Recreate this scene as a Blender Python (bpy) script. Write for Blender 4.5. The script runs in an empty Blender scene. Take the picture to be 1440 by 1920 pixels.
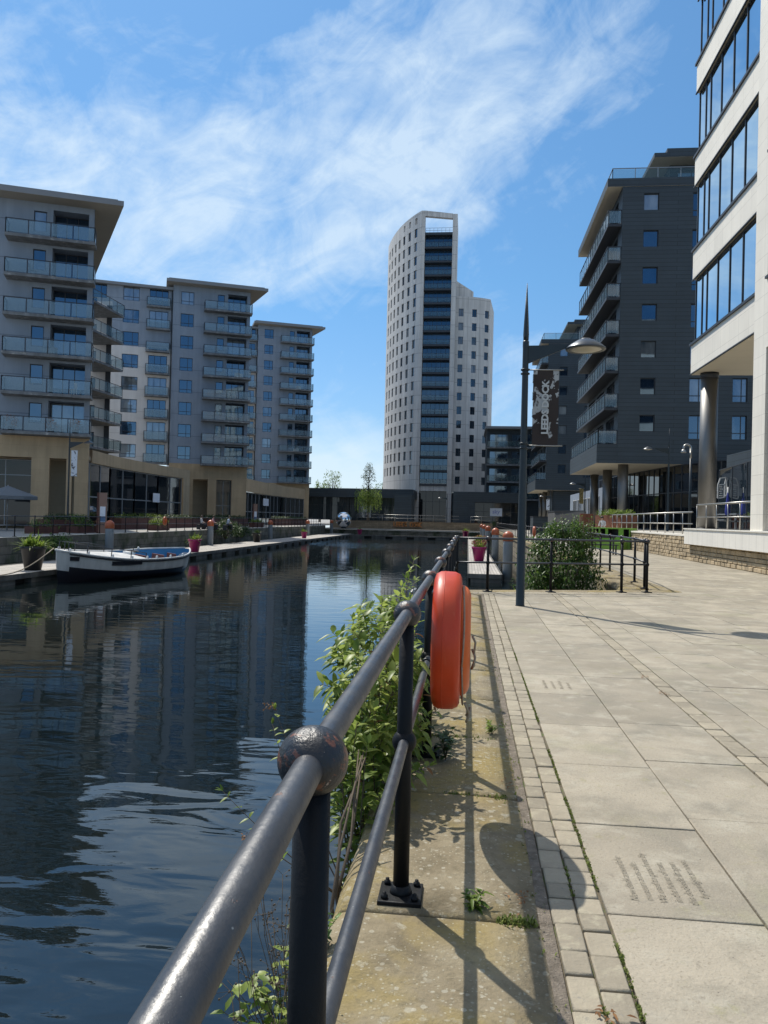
import bpy, bmesh, math, random
from mathutils import Vector, Matrix, Euler
R = math.radians
random.seed(7)
S = bpy.context.scene
COL = S.collection

# ------------------------------------------------------------------ mesh builder
class MB:
    def __init__(s): s.v = []; s.f = []; s.m = []; s.sm = []; s.uv = {}
    def face(s, pts, m=0, sm=False, uv=None):
        b = len(s.v); s.v += [tuple(p) for p in pts]
        s.f.append(tuple(range(b, b + len(pts)))); s.m.append(m); s.sm.append(sm)
        if uv: s.uv[len(s.f) - 1] = uv
    def idx(s, vs, fs, m=0, sm=False):
        b = len(s.v); s.v += [tuple(p) for p in vs]
        for q in fs: s.f.append(tuple(b + i for i in q)); s.m.append(m); s.sm.append(sm)
    def box(s, x0, x1, y0, y1, z0, z1, m=0):
        v = [(x0,y0,z0),(x1,y0,z0),(x1,y1,z0),(x0,y1,z0),(x0,y0,z1),(x1,y0,z1),(x1,y1,z1),(x0,y1,z1)]
        s.idx(v, [(3,2,1,0),(4,5,6,7),(0,1,5,4),(1,2,6,5),(2,3,7,6),(3,0,4,7)], m)
    def prism(s, poly, z0, z1, m=0, mtop=None, mbot=None):
        n = len(poly); b = len(s.v)
        s.v += [(x, y, z0) for x, y in poly] + [(x, y, z1) for x, y in poly]
        s.f.append(tuple(b + i for i in reversed(range(n)))); s.m.append(m if mbot is None else mbot); s.sm.append(False)
        s.f.append(tuple(b + n + i for i in range(n))); s.m.append(m if mtop is None else mtop); s.sm.append(False)
        for i in range(n):
            j = (i + 1) % n
            s.f.append((b+i, b+j, b+n+j, b+n+i)); s.m.append(m); s.sm.append(False)
    def slab(s, poly, z0, z1, ch, m=0):
        """prism with a chamfered top edge (convex ccw poly)"""
        n = len(poly)
        cx = sum(p[0] for p in poly)/n; cy = sum(p[1] for p in poly)/n
        ins = []
        for i in range(n):
            p0, p1, p2 = Vector(poly[i-1]), Vector(poly[i]), Vector(poly[(i+1) % n])
            e1 = (p1-p0); e2 = (p2-p1)
            if e1.length < 1e-6 or e2.length < 1e-6: ins.append((p1.x, p1.y)); continue
            n1 = Vector((-e1.y, e1.x)).normalized(); n2 = Vector((-e2.y, e2.x)).normalized()
            k = n1 + n2; d = max(k.dot(n1), .35)
            q = p1 + k * (ch / d); ins.append((q.x, q.y))
        b = len(s.v)
        s.v += [(x, y, z0) for x, y in poly] + [(x, y, z1-ch) for x, y in poly] + [(x, y, z1) for x, y in ins]
        for i in range(n):
            j = (i+1) % n
            for o in (0, n):
                s.f.append((b+o+i, b+o+j, b+o+n+j, b+o+n+i)); s.m.append(m); s.sm.append(o == n)
        s.f.append(tuple(b+2*n+i for i in range(n))); s.m.append(m); s.sm.append(False)
    def tube(s, pts, r, n=10, m=0, cap=True):
        pts = [Vector(p) for p in pts]; rs = r if isinstance(r, (list, tuple)) else [r]*len(pts)
        b = len(s.v); up = None
        for i, p in enumerate(pts):
            t = (pts[min(i+1, len(pts)-1)] - pts[max(i-1, 0)]).normalized()
            if up is None: up = Vector((0,0,1)) if abs(t.z) < .9 else Vector((0,1,0))
            a = t.cross(up)
            if a.length < 1e-4: a = t.orthogonal()
            a.normalize(); c = a.cross(t).normalized(); up = c
            for k in range(n):
                q = 2*math.pi*k/n
                s.v.append(tuple(p + (a*math.cos(q) + c*math.sin(q))*rs[i]))
        for i in range(len(pts)-1):
            for k in range(n):
                l = (k+1) % n
                s.f.append((b+i*n+k, b+i*n+l, b+(i+1)*n+l, b+(i+1)*n+k)); s.m.append(m); s.sm.append(True)
        if cap:
            s.f.append(tuple(b+k for k in reversed(range(n)))); s.m.append(m); s.sm.append(False)
            e = b+(len(pts)-1)*n
            s.f.append(tuple(e+k for k in range(n))); s.m.append(m); s.sm.append(False)
    def lathe(s, prof, n=20, c=(0,0,0), axis='z', m=0, sm=True):
        b = len(s.v)
        for r, z in prof:
            for k in range(n):
                q = 2*math.pi*k/n; x, y = r*math.cos(q), r*math.sin(q)
                p = (x, y, z) if axis == 'z' else (z, x, y) if axis == 'x' else (y, z, x)
                s.v.append((c[0]+p[0], c[1]+p[1], c[2]+p[2]))
        for i in range(len(prof)-1):
            for k in range(n):
                l = (k+1) % n
                s.f.append((b+i*n+k, b+i*n+l, b+(i+1)*n+l, b+(i+1)*n+k)); s.m.append(m); s.sm.append(sm)
        for e, o in ((0, True), (len(prof)-1, False)):
            if prof[e][0] > 1e-5:
                ks = range(n); ks = reversed(ks) if o else ks
                s.f.append(tuple(b+e*n+k for k in ks)); s.m.append(m); s.sm.append(False)
    def ball(s, c, r, nu=16, nv=10, m=0, sq=1.0):
        s.lathe([(r*math.sin(math.pi*i/nv)+1e-6, -r*sq*math.cos(math.pi*i/nv)) for i in range(nv+1)], nu, c, 'z', m)
    def beam(s, p, q, w, h, m=0):
        """box section bar from p to q, w wide, h high"""
        p, q = Vector(p), Vector(q); t = (q-p).normalized()
        up = Vector((0,0,1)) if abs(t.z) < .95 else Vector((0,1,0))
        a = t.cross(up).normalized()*w/2; c = a.cross(t).normalized()*h/2
        v = [p-a-c, p+a-c, p+a+c, p-a+c, q-a-c, q+a-c, q+a+c, q-a+c]
        s.idx(v, [(0,1,2,3),(7,6,5,4),(0,4,5,1),(1,5,6,2),(2,6,7,3),(3,7,4,0)], m)
    def mesh(s, name, mats):
        me = bpy.data.meshes.new(name)
        me.from_pydata(s.v, [], s.f)
        for m in mats: me.materials.append(m)
        me.polygons.foreach_set('material_index', s.m)
        me.polygons.foreach_set('use_smooth', s.sm)
        uvl = me.uv_layers.new(name='UVMap'); data = [0.0]*(2*len(me.loops))
        for p in me.polygons:
            ex = s.uv.get(p.index)
            nx, ny, nz = p.normal
            if not ex:
                if abs(nz) > .7: fn = lambda c: (c[0], c[1])
                else:
                    l = math.hypot(nx, ny) or 1; tx, ty = -ny/l, nx/l
                    fn = lambda c: (c[0]*tx + c[1]*ty, c[2])
            for k, li in enumerate(p.loop_indices):
                u, w = ex[k] if ex else fn(s.v[me.loops[li].vertex_index])
                data[2*li] = u; data[2*li+1] = w
        uvl.data.foreach_set('uv', data)
        me.update()
        return me
    def build(s, name, mats, parent=None, loc=(0,0,0), rotz=0, label=None):
        if not isinstance(mats, (list, tuple)): mats = [mats]
        return put(name, s.mesh(name, mats), parent, loc, rotz, label)

def put(name, me, parent=None, loc=(0,0,0), rotz=0, label=None):
    o = bpy.data.objects.new(name, me); COL.objects.link(o)
    o.location = loc; o.rotation_euler = (0, 0, rotz)
    if parent: o.parent = parent
    if label: o['label'] = label
    return o
def tag(o, label, cat, group=None, kind=None):
    o['label'] = label; o['category'] = cat
    if group: o['group'] = group
    if kind: o['kind'] = kind
    return o
def struct(o): o['kind'] = 'structure'; return o
def thing(name, label, cat, loc=(0,0,0), rotz=0, group=None):
    o = bpy.data.objects.new(name, None); COL.objects.link(o); o.empty_display_size = .2
    o.location = loc; o.rotation_euler = (0, 0, rotz)
    return tag(o, label, cat, group)
def copy_tree(o, parent=None, loc=None, rotz=None, label=None):
    c = o.copy(); COL.objects.link(c)
    if parent: c.parent = parent
    if loc is not None: c.location = loc
    if rotz is not None: c.rotation_euler = (0, 0, rotz)
    if label: c['label'] = label
    for ch in o.children: copy_tree(ch, c)
    return c
def rnd(a, b): return random.uniform(a, b)

# ------------------------------------------------------------------ camera
HC = 1.47; FPX = 1440.0; ROLL = .024
YAW = math.atan(157.4/FPX); PITCH = math.atan(11.2/FPX)
Fw = Vector((-math.sin(YAW)*math.cos(PITCH), math.cos(YAW)*math.cos(PITCH), math.sin(PITCH)))
R0 = Vector((math.cos(YAW), math.sin(YAW), 0)); U0 = R0.cross(Fw)
Rt = R0*math.cos(ROLL) + U0*math.sin(ROLL); Up = -R0*math.sin(ROLL) + U0*math.cos(ROLL)
cam = bpy.data.cameras.new('camera'); cam.sensor_fit = 'HORIZONTAL'; cam.sensor_width = 36; cam.lens = 36*FPX/1440
cam.clip_start = .05; cam.clip_end = 4000
co = bpy.data.objects.new('camera', cam); COL.objects.link(co)
co.matrix_world = Matrix(((Rt.x, Up.x, -Fw.x, 0), (Rt.y, Up.y, -Fw.y, 0), (Rt.z, Up.z, -Fw.z, HC), (0,0,0,1)))
S.camera = co
def ray(px, py): return (Rt*(px-720) + Up*(960-py) + Fw*FPX)
def on_z(px, py, z=0):
    d = ray(px, py); t = (z-HC)/d.z; return Vector((d.x*t, d.y*t, z))
def on_y(px, py, Y):
    d = ray(px, py); t = Y/d.y; return Vector((d.x*t, Y, HC+d.z*t))

# ------------------------------------------------------------------ materials
def nodes(name):
    m = bpy.data.materials.new(name); m.use_nodes = True
    nt = m.node_tree; b = nt.nodes['Principled BSDF']
    return m, nt, b
def N(nt, t, **kw):
    n = nt.nodes.new(t)
    for k, v in kw.items():
        if k in n.inputs: n.inputs[k].default_value = v
        else: setattr(n, k, v)
    return n
def ramp(nt, fac, stops):
    r = nt.nodes.new('ShaderNodeValToRGB'); e = r.color_ramp.elements
    while len(e) < len(stops): e.new(.5)
    for i, (p, c) in enumerate(stops):
        e[i].position = p; e[i].color = (*c, 1) if len(c) == 3 else c
    nt.links.new(fac, r.inputs[0]); return r.outputs[0]
def mix(nt, fac, a, b, mode='MIX'):
    n = nt.nodes.new('ShaderNodeMix'); n.data_type = 'RGBA'; n.blend_type = mode
    for s, v in ((0, fac), (6, a), (7, b)):
        if hasattr(v, 'links'): nt.links.new(v, n.inputs[s])
        elif s == 0: n.inputs[0].default_value = v
        else: n.inputs[s].default_value = (*v, 1) if len(v) == 3 else v
    return n.outputs[2]
def math_(nt, op, a, b=0.0, c=None, clamp=False):
    n = nt.nodes.new('ShaderNodeMath'); n.operation = op; n.use_clamp = clamp
    for i, v in enumerate((a, b) if c is None else (a, b, c)):
        if hasattr(v, 'links'): nt.links.new(v, n.inputs[i])
        else: n.inputs[i].default_value = v
    return n.outputs[0]
def noise(nt, vec, scale, detail=4, rough=.55, dist=0, out=0):
    n = N(nt, 'ShaderNodeTexNoise', Scale=scale, Detail=detail, Roughness=rough, Distortion=dist)
    if vec is not None: nt.links.new(vec, n.inputs['Vector'])
    return n.outputs[out]
def objco(nt): return N(nt, 'ShaderNodeTexCoord').outputs['Object']
def geopos(nt): return N(nt, 'ShaderNodeNewGeometry').outputs['Position']
def scale3(nt, vec, s):
    n = N(nt, 'ShaderNodeMapping'); n.inputs['Scale'].default_value = s
    nt.links.new(vec, n.inputs['Vector']); return n.outputs[0]

def surf(name, col, rough=.7, v=.12, scale=3., bump=0., bscale=40., island=0., obrand=0., metal=0., spec=.5,
         stains=(), brick=None, streak=0., coat=0.):
    """generic weathered surface. stains: (colour, scale, lo, hi); brick: (w, h, mortar, mortar colour factor, offset, variation)"""
    m, nt, b = nodes(name); L = nt.links.new
    pos = geopos(nt)
    n1 = noise(nt, pos, scale, 6, .6)
    c = ramp(nt, n1, [(.25, tuple(x*(1-v) for x in col)), (.75, tuple(min(1, x*(1+v)) for x in col))])
    h = None
    if island:
        r = N(nt, 'ShaderNodeNewGeometry').outputs['Random Per Island']
        k = math_(nt, 'MULTIPLY_ADD', r, 2*island, 1-island)
        kk = N(nt, 'ShaderNodeCombineColor')
        for i in range(3): L(k, kk.inputs[i])
        c = mix(nt, 1.0, c, kk.outputs[0], 'MULTIPLY')
    if obrand:
        r = N(nt, 'ShaderNodeObjectInfo').outputs['Random']
        k = math_(nt, 'MULTIPLY_ADD', r, 2*obrand, 1-obrand)
        kk = N(nt, 'ShaderNodeCombineColor')
        for i in range(3): L(k, kk.inputs[i])
        c = mix(nt, 1.0, c, kk.outputs[0], 'MULTIPLY')
    for sc, ss, lo, hi in stains:
        f = noise(nt, pos, ss, 7, .65, .3)
        f = ramp(nt, f, [(lo, (0,0,0)), (hi, (1,1,1))])
        c = mix(nt, f, c, sc)
    if streak:
        mp = scale3(nt, pos, (1.3, 1.3, .08)); f = noise(nt, mp, 1.5, 5, .6)
        f = ramp(nt, f, [(.4, (1-streak,)*3), (.65, (1,1,1))])
        c = mix(nt, 1.0, c, f, 'MULTIPLY')
    if brick:
        w, hh, mo, mf, off, var = brick
        bt = N(nt, 'ShaderNodeTexBrick'); bt.offset = off; bt.squash = 1
        for k_, v_ in (('Scale', 1.), ('Mortar Size', mo), ('Mortar Smooth', .1), ('Bias', 0.), ('Brick Width', w), ('Row Height', hh)):
            bt.inputs[k_].default_value = v_
        bt.inputs['Color1'].default_value = (1-var, 1-var, 1-var, 1); bt.inputs['Color2'].default_value = (1+var, 1+var, 1+var, 1)
        bt.inputs['Mortar'].default_value = (mf, mf, mf, 1)
        L(N(nt, 'ShaderNodeTexCoord').outputs['UV'], bt.inputs['Vector'])
        c = mix(nt, 1.0, c, bt.outputs['Color'], 'MULTIPLY')
        h = math_(nt, 'MULTIPLY', bt.outputs['Fac'], -.6)
    L(c, b.inputs['Base Color'])
    b.inputs['Roughness'].default_value = rough; b.inputs['Metallic'].default_value = metal
    b.inputs['Specular IOR Level'].default_value = spec
    if coat: b.inputs['Coat Weight'].default_value = coat
    if bump or h is not None:
        f = noise(nt, pos, bscale, 5, .65)
        if h is not None: f = math_(nt, 'ADD', f, math_(nt, 'MULTIPLY', h, 3.0)) if bump else h
        bm = N(nt, 'ShaderNodeBump', Strength=bump or .4, Distance=.02); L(f, bm.inputs['Height']); L(bm.outputs[0], b.inputs['Normal'])
    return m

def glass_mat(name, dark, light, ior=2.2, rough=.03, share=.5, tint=(1,1,1)):
    """coated window glass in front of a dim room; some rooms have pale blinds"""
    m, nt, b = nodes(name); L = nt.links.new
    r = N(nt, 'ShaderNodeObjectInfo').outputs['Random']
    pos = geopos(nt)
    n1 = noise(nt, scale3(nt, pos, (.9,.9,.35)), 1.3, 3)
    f = math_(nt, 'ADD', math_(nt, 'MULTIPLY', r, .75), math_(nt, 'MULTIPLY', n1, .4))
    c = ramp(nt, f, [(share, dark), (min(.99, share+.28), light)])
    L(c, b.inputs['Base Color'])
    b.inputs['Roughness'].default_value = rough; b.inputs['IOR'].default_value = ior
    b.inputs['Specular Tint'].default_value = (*tint, 1)
    bm = N(nt, 'ShaderNodeBump', Strength=.04, Distance=.05); L(noise(nt, pos, .7, 2), bm.inputs['Height']); L(bm.outputs[0], b.inputs['Normal'])
    return m
def sheet_glass(name, col, alpha=.35, ior=1.7):
    m, nt, b = nodes(name); L = nt.links.new
    b.inputs['Base Color'].default_value = (*col, 1); b.inputs['Roughness'].default_value = .06; b.inputs['IOR'].default_value = ior
    t = N(nt, 'ShaderNodeBsdfTransparent'); t.inputs[0].default_value = (.86, .93, .93, 1)
    mx = N(nt, 'ShaderNodeMixShader'); mx.inputs[0].default_value = alpha
    L(t.outputs[0], mx.inputs[1]); L(b.outputs[0], mx.inputs[2]); L(mx.outputs[0], nt.nodes['Material Output'].inputs[0])
    return m
def leaf_mat(name, c1, c2, trans=.35, rough=.45):
    m, nt, b = nodes(name); L = nt.links.new
    r = N(nt, 'ShaderNodeNewGeometry').outputs['Random Per Island']
    n1 = noise(nt, geopos(nt), 2.5, 3)
    f = math_(nt, 'ADD', math_(nt, 'MULTIPLY', r, .6), math_(nt, 'MULTIPLY', n1, .4))
    c = ramp(nt, f, [(.2, c1), (.8, c2)])
    L(c, b.inputs['Base Color']); b.inputs['Roughness'].default_value = rough; b.inputs['Specular IOR Level'].default_value = .35
    t = N(nt, 'ShaderNodeBsdfTranslucent'); L(c, t.inputs[0])
    mx = N(nt, 'ShaderNodeMixShader'); mx.inputs[0].default_value = trans
    L(b.outputs[0], mx.inputs[1]); L(t.outputs[0], mx.inputs[2]); L(mx.outputs[0], nt.nodes['Material Output'].inputs[0])
    return m

M = {}
M['flag'] = surf('flagstone', (.325,.285,.218), .82, .2, 1.6, .4, 60, island=.17,
                 stains=(((.225,.205,.16), 2.2, .47, .68), ((.42,.385,.305), 3.7, .52, .72), ((.21,.185,.145), 14, .62, .78), ((.31,.29,.19), 1.1, .55, .75), ((.22,.19,.14), 70, .55, .72), ((.43,.39,.31), 120, .58, .72), ((.27,.25,.14), 6, .60, .74), ((.12,.105,.085), 26, .695, .72), ((.24,.21,.155), .7, .52, .70)))
M['sett'] = surf('sett_stone', (.305,.265,.195), .8, .16, 6, .35, 50, island=.16, stains=(((.40,.36,.26), 9, .55, .7), ((.2,.19,.165), 30, .6, .75)))
M['joint'] = surf('joint_soil', (.13,.11,.075), .95, .4, 9, .5, 80, stains=(((.10,.14,.04), 6, .52, .62),))
M['mortar'] = surf('mortar_strip', (.24,.20,.155), .95, .3, 30, .9, 120, stains=(((.45,.42,.36), 60, .62, .68),((.12,.10,.07), 12, .5, .7)))
M['paving_far'] = surf('distant_paving', (.34,.32,.275), .85, .12, .8, brick=(.9,.6,.012,.72,.5,.05))
M['left_paving'] = surf('left_quay_paving', (.30,.285,.26), .85, .12, .8, brick=(.9,.6,.015,.75,.5,.05))
M['quay_wall'] = surf('quay_masonry', (.23,.195,.14), .9, .3, 2.5, .5, 14, brick=(.95,.42,.018,.4,.5,.2), stains=(((.07,.075,.045), 1.2, .5, .7),))
M['dark_wall'] = surf('damp_masonry', (.15,.14,.115), .9, .3, 1.5, .5, 10, brick=(1.1,.45,.02,.5,.5,.2), stains=(((.05,.065,.03), .8, .45, .65),))
M['pontoon'] = surf('pontoon_deck', (.40,.37,.33), .85, .2, 1.5, .2, 20, brick=(3.2,.16,.012,.45,.5,.14))
M['float'] = surf('float_concrete', (.17,.165,.15), .8, .3, 2, .3, 12, streak=.4)
M['float_dark'] = surf('float_gap', (.03,.03,.03), .8, .2, 2)
M['rail'] = None
M['grey_render'] = surf('grey_cladding', (.255,.305,.375), .75, .07, .5, brick=(40,2.9,.035,.62,0,.0), streak=.12)
M['pale_render'] = surf('pale_cladding', (.66,.64,.62), .75, .06, .5, brick=(40,2.9,.03,.75,0,.0), streak=.1)
M['side_render'] = surf('side_cladding', (.32,.33,.345), .75, .06, .5, streak=.1)
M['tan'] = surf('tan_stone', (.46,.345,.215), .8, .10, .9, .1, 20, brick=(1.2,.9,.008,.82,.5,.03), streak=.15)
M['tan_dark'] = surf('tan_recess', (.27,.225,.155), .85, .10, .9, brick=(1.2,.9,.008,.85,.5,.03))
M['roof'] = surf('roof_metal', (.20,.21,.225), .55, .08, .6)
M['soffit'] = surf('grey_soffit', (.30,.285,.25), .8, .06, .5)
M['cream_soffit'] = surf('cream_soffit', (.62,.57,.47), .8, .04, .5, brick=(2.4,1.2,.01,.85,0,.01))
M['slab_edge'] = surf('balcony_concrete', (.20,.215,.23), .8, .25, 1.5, streak=.35, stains=(((.40,.40,.38), 3, .58, .66),))
M['dark_metal'] = surf('dark_frame', (.028,.032,.04), .45, .1, 2)
M['grey_metal'] = surf('grey_frame', (.25,.27,.29), .4, .1, 2, metal=.3)
M['col_steel'] = surf('dull_column_steel', (.25,.245,.235), .52, .12, .7, metal=1., streak=.2)
M['steel'] = surf('brushed_steel', (.34,.335,.32), .38, .1, .7, metal=1.)
M['black_clad'] = surf('black_cladding', (.032,.046,.058), .55, .12, .8, brick=(6.0,.32,.018,.35,.3,.10))
M['tower'] = surf('white_concrete', (.62,.60,.575), .75, .09, .25, brick=(2.6,2.9,.05,.62,0,.04), streak=.2)
M['white_stone'] = surf('white_stone', (.84,.79,.69), .7, .06, .7, brick=(.95,.62,.010,.80,0,.022), streak=.05)
M['plinth'] = surf('plinth_panel', (.82,.78,.70), .7, .05, .8, brick=(.62,3,.012,.72,0,.02), streak=.06)
M['sandstone'] = surf('sandstone_block', (.42,.33,.21), .9, .25, 3, .5, 30, island=.2)
M['win_bay'] = glass_mat('bay_glass', (.012,.03,.06), (.05,.08,.12), 2.1, share=.6, tint=(.45,.72,1.0))
M['win_dark'] = glass_mat('dark_window_glass', (.012,.018,.028), (.22,.22,.21), 1.9, share=.62, tint=(.5,.75,1.0))
M['win'] = glass_mat('window_glass', (.008,.014,.026), (.26,.28,.28), 2.6, share=.68, tint=(.50,.74,1.0))
M['win_clear'] = glass_mat('clear_glass', (.012,.02,.028), (.10,.12,.14), 2.8, share=.7)
M['win_blue'] = glass_mat('coated_glass', (.02,.035,.05), (.04,.07,.09), 4.5, .015, .6)
def mirror_glass(name, col):
    m, nt, b = nodes(name); L = nt.links.new; pos = geopos(nt)
    n1 = noise(nt, scale3(nt, pos, (.5,.5,.25)), 1.0, 3)
    L(ramp(nt, n1, [(.3, tuple(x*.85 for x in col)), (.7, col)]), b.inputs['Base Color']); b.inputs['Metallic'].default_value = 1; b.inputs['Roughness'].default_value = .02
    bm = N(nt, 'ShaderNodeBump', Strength=.05, Distance=.05); L(noise(nt, pos, .6, 2), bm.inputs['Height']); L(bm.outputs[0], b.inputs['Normal'])
    return m
M['win_blue'] = mirror_glass('solar_mirror_glass', (.52,.66,.74))
M['shop'] = glass_mat('shop_glass', (.010,.014,.018), (.035,.045,.05), 1.5, share=.6)
M['bal_glass'] = sheet_glass('balcony_glass', (.22,.33,.41), .50, 2.0)
M['clear_sheet'] = sheet_glass('clear_sheet', (.10,.16,.17), .35, 2.0)
M['white'] = surf('white_paint', (.78,.78,.76), .4, .05, 2, streak=.08)
M['black'] = surf('black_plastic', (.018,.018,.02), .5, .2, 2)
M['corten'] = surf('rusty_steel', (.20,.075,.04), .85, .3, 3, .2, 40, streak=.25)
M['darkred'] = surf('dark_red_timber', (.11,.045,.035), .8, .2, 2, brick=(3,.14,.01,.5,.5,.1))
M['soil'] = surf('soil', (.05,.035,.025), .95, .3, 8)
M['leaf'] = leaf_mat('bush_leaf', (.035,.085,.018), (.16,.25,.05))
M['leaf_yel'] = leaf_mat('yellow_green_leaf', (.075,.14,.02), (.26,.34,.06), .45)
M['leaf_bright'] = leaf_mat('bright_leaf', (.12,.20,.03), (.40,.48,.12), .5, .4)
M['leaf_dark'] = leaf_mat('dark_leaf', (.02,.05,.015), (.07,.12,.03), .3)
M['willow'] = leaf_mat('willow_leaf', (.10,.17,.03), (.30,.38,.09), .45)
M['moss'] = leaf_mat('joint_moss', (.12,.17,.03), (.30,.34,.09), .3, .8)
M['birch'] = leaf_mat('birch_leaf', (.05,.08,.025), (.13,.17,.07), .35)
M['dry'] = leaf_mat('dry_leaf', (.16,.075,.03), (.32,.17,.07), .3, .7)
M['orange_leaf'] = leaf_mat('orange_leaf', (.35,.10,.03), (.5,.2,.07), .3, .6)
M['stem'] = surf('woody_stem', (.10,.075,.05), .85, .3, 20)
M['bark'] = surf('bark', (.16,.14,.12), .9, .4, 8, .4, 20)
M['pink'] = surf('magenta_plastic', (.36,.015,.13), .4, .08, 2)
M['pile'] = surf('grey_pile', (.26,.29,.31), .55, .12, 1.5, streak=.25)
M['pile_cap'] = surf('orange_cap', (.42,.105,.04), .4, .12, 3)
M['rope'] = surf('pale_rope', (.36,.30,.22), .9, .2, 60, .5, 200)
M['turf'] = surf('artificial_turf', (.20,.36,.06), .95, .2, 6, .8, 90)
M['skin'] = surf('skin', (.45,.27,.19), .55, .05, 6)
M['hair'] = surf('hair', (.03,.02,.015), .6, .2, 20)
M['blue_paint'] = surf('blue_paint', (.05,.22,.42), .5, .1, 2)
M['hull_white'] = surf('hull_white', (.66,.66,.64), .4, .06, 1.5, streak=.22, stains=(((.30,.24,.18), 4, .68, .8),))
M['hull_dark'] = surf('hull_dark', (.012,.012,.018), .35, .2, 2)
M['red_paint'] = surf('red_brown_seat', (.22,.07,.05), .6, .15, 4)
M['chrome'] = surf('mirror_steel', (.75,.76,.78), .03, .02, 1, metal=1.)
M['dock_letters'] = surf('rusty_orange_letters', (.34,.14,.04), .7, .25, 5)
M['lamp_lens'] = surf('lamp_lens', (.55,.52,.45), .3, .1, 6)
M['sage'] = surf('white_sign', (.75,.78,.85), .5, .03, 2)
SUN_E, SKY_E, EXPO = 3.3, .15, 0.55
# ------------------------------------------------------------------ light, sky
SUN_EL, SUN_AZ = R(53.5), R(-37)          # azimuth clockwise from +Y
sdir = Vector((math.sin(SUN_AZ)*math.cos(SUN_EL), math.cos(SUN_AZ)*math.cos(SUN_EL), math.sin(SUN_EL)))
sl = bpy.data.lights.new('sun', 'SUN'); sl.energy = SUN_E; sl.angle = R(.5); sl.color = (1, .945, .85)
so = bpy.data.objects.new('sun', sl); COL.objects.link(so); so.location = (-30, 60, 90)
so.rotation_euler = (-sdir).to_track_quat('-Z', 'Y').to_euler()
W = bpy.data.worlds.new('World'); S.world = W; W.use_nodes = True
nt = W.node_tree; L = nt.links.new; bg = nt.nodes['Background']
sky = N(nt, 'ShaderNodeTexSky', sky_type='NISHITA', sun_disc=False); sky.sun_elevation = SUN_EL; sky.sun_rotation = SUN_AZ
sky.altitude = 50; sky.air_density = 1.0; sky.dust_density = .15; sky.ozone_density = 3.0
dirv = N(nt, 'ShaderNodeTexCoord').outputs['Generated']
sep = N(nt, 'ShaderNodeSeparateXYZ'); L(dirv, sep.inputs[0])
az = math_(nt, 'ARCTAN2', sep.outputs[0], sep.outputs[1]); elv = math_(nt, 'ARCSINE', sep.outputs[2])
cv = N(nt, 'ShaderNodeCombineXYZ'); L(az, cv.inputs[0]); L(elv, cv.inputs[1])
def cloud(rot, sc, seed, det, dist, rough=.6):
    mp = N(nt, 'ShaderNodeMapping'); mp.vector_type = 'TEXTURE'; mp.inputs['Rotation'].default_value = (0, 0, R(rot)); mp.inputs['Scale'].default_value = (1/sc[0], 1/sc[1], 1)
    mp.inputs['Location'].default_value = (seed, seed*.37, 0)
    L(cv.outputs[0], mp.inputs['Vector']); return noise(nt, mp.outputs[0], 1.0, det, rough, dist)
n_big = cloud(15, (2.2, 3.6), 4.1, 3, .4)
n_wisp = cloud(18, (3.0, 6.5), 12.3, 10, 1.1, .58)
n_fine = cloud(30, (10.0, 22.0), 1.7, 8, .9, .6)
n_puff = cloud(-20, (8.0, 11.0), 4.4, 10, 1.2, .66)
wis = math_(nt, 'ADD', math_(nt, 'ADD', math_(nt, 'MULTIPLY', n_wisp, .38), math_(nt, 'MULTIPLY', n_fine, .34)), math_(nt, 'MULTIPLY', n_puff, .32))
# a broad cirrus band rises from left to right across the view, milky haze low down
cen = math_(nt, 'SUBTRACT', elv, math_(nt, 'ADD', math_(nt, 'MULTIPLY', az, .28), .50))
band = math_(nt, 'POWER', 2.718, math_(nt, 'MULTIPLY', math_(nt, 'MULTIPLY', cen, cen), -75.0))
low = math_(nt, 'POWER', 2.718, math_(nt, 'MULTIPLY', math_(nt, 'MAXIMUM', elv, 0.0), -6.0))
cov = math_(nt, 'ADD', math_(nt, 'MULTIPLY', math_(nt, 'MULTIPLY', band, ramp(nt, math_(nt, 'ADD', math_(nt, 'MULTIPLY', az, .5), .5), [(.40,(1,1,1)),(.62,(.35,.35,.35))])), .25), math_(nt, 'ADD', math_(nt, 'MULTIPLY', low, .40), math_(nt, 'MULTIPLY', n_big, .42)))
back = ramp(nt, math_(nt, 'ADD', math_(nt, 'MULTIPLY', sep.outputs[1], -.5), .5), [(.45,(0,0,0)),(.75,(1,1,1))])   # cloud added out of view behind the viewer, to brighten the shaded faces
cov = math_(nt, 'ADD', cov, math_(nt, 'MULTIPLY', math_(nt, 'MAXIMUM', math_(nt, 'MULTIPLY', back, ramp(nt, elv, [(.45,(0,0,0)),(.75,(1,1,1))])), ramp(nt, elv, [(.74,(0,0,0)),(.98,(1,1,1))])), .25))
dens = math_(nt, 'SUBTRACT', math_(nt, 'ADD', wis, math_(nt, 'SUBTRACT', cov, math_(nt, 'MULTIPLY', ramp(nt, math_(nt, 'ADD', math_(nt, 'MULTIPLY', az, .5), .5), [(.50,(0,0,0)),(.64,(1,1,1)),(.85,(1,1,1)),(.95,(0,0,0))]), .085))), .80)
cm = math_(nt, 'MULTIPLY', dens, 3.9, clamp=True)
cm = math_(nt, 'MULTIPLY', math_(nt, 'POWER', cm, 1.15), .72)
skyb = mix(nt, 1.0, sky.outputs[0], (.73, .88, .92), 'MULTIPLY')
skyb = mix(nt, 1.0, skyb, ramp(nt, elv, [(.0,(.56,.52,.60)),(.12,(.50,.51,.57)),(.30,(.50,.60,.64)),(.60,(.62,.72,.74)),(.95,(1.05,1.05,1.0))]), 'MULTIPLY')
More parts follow.
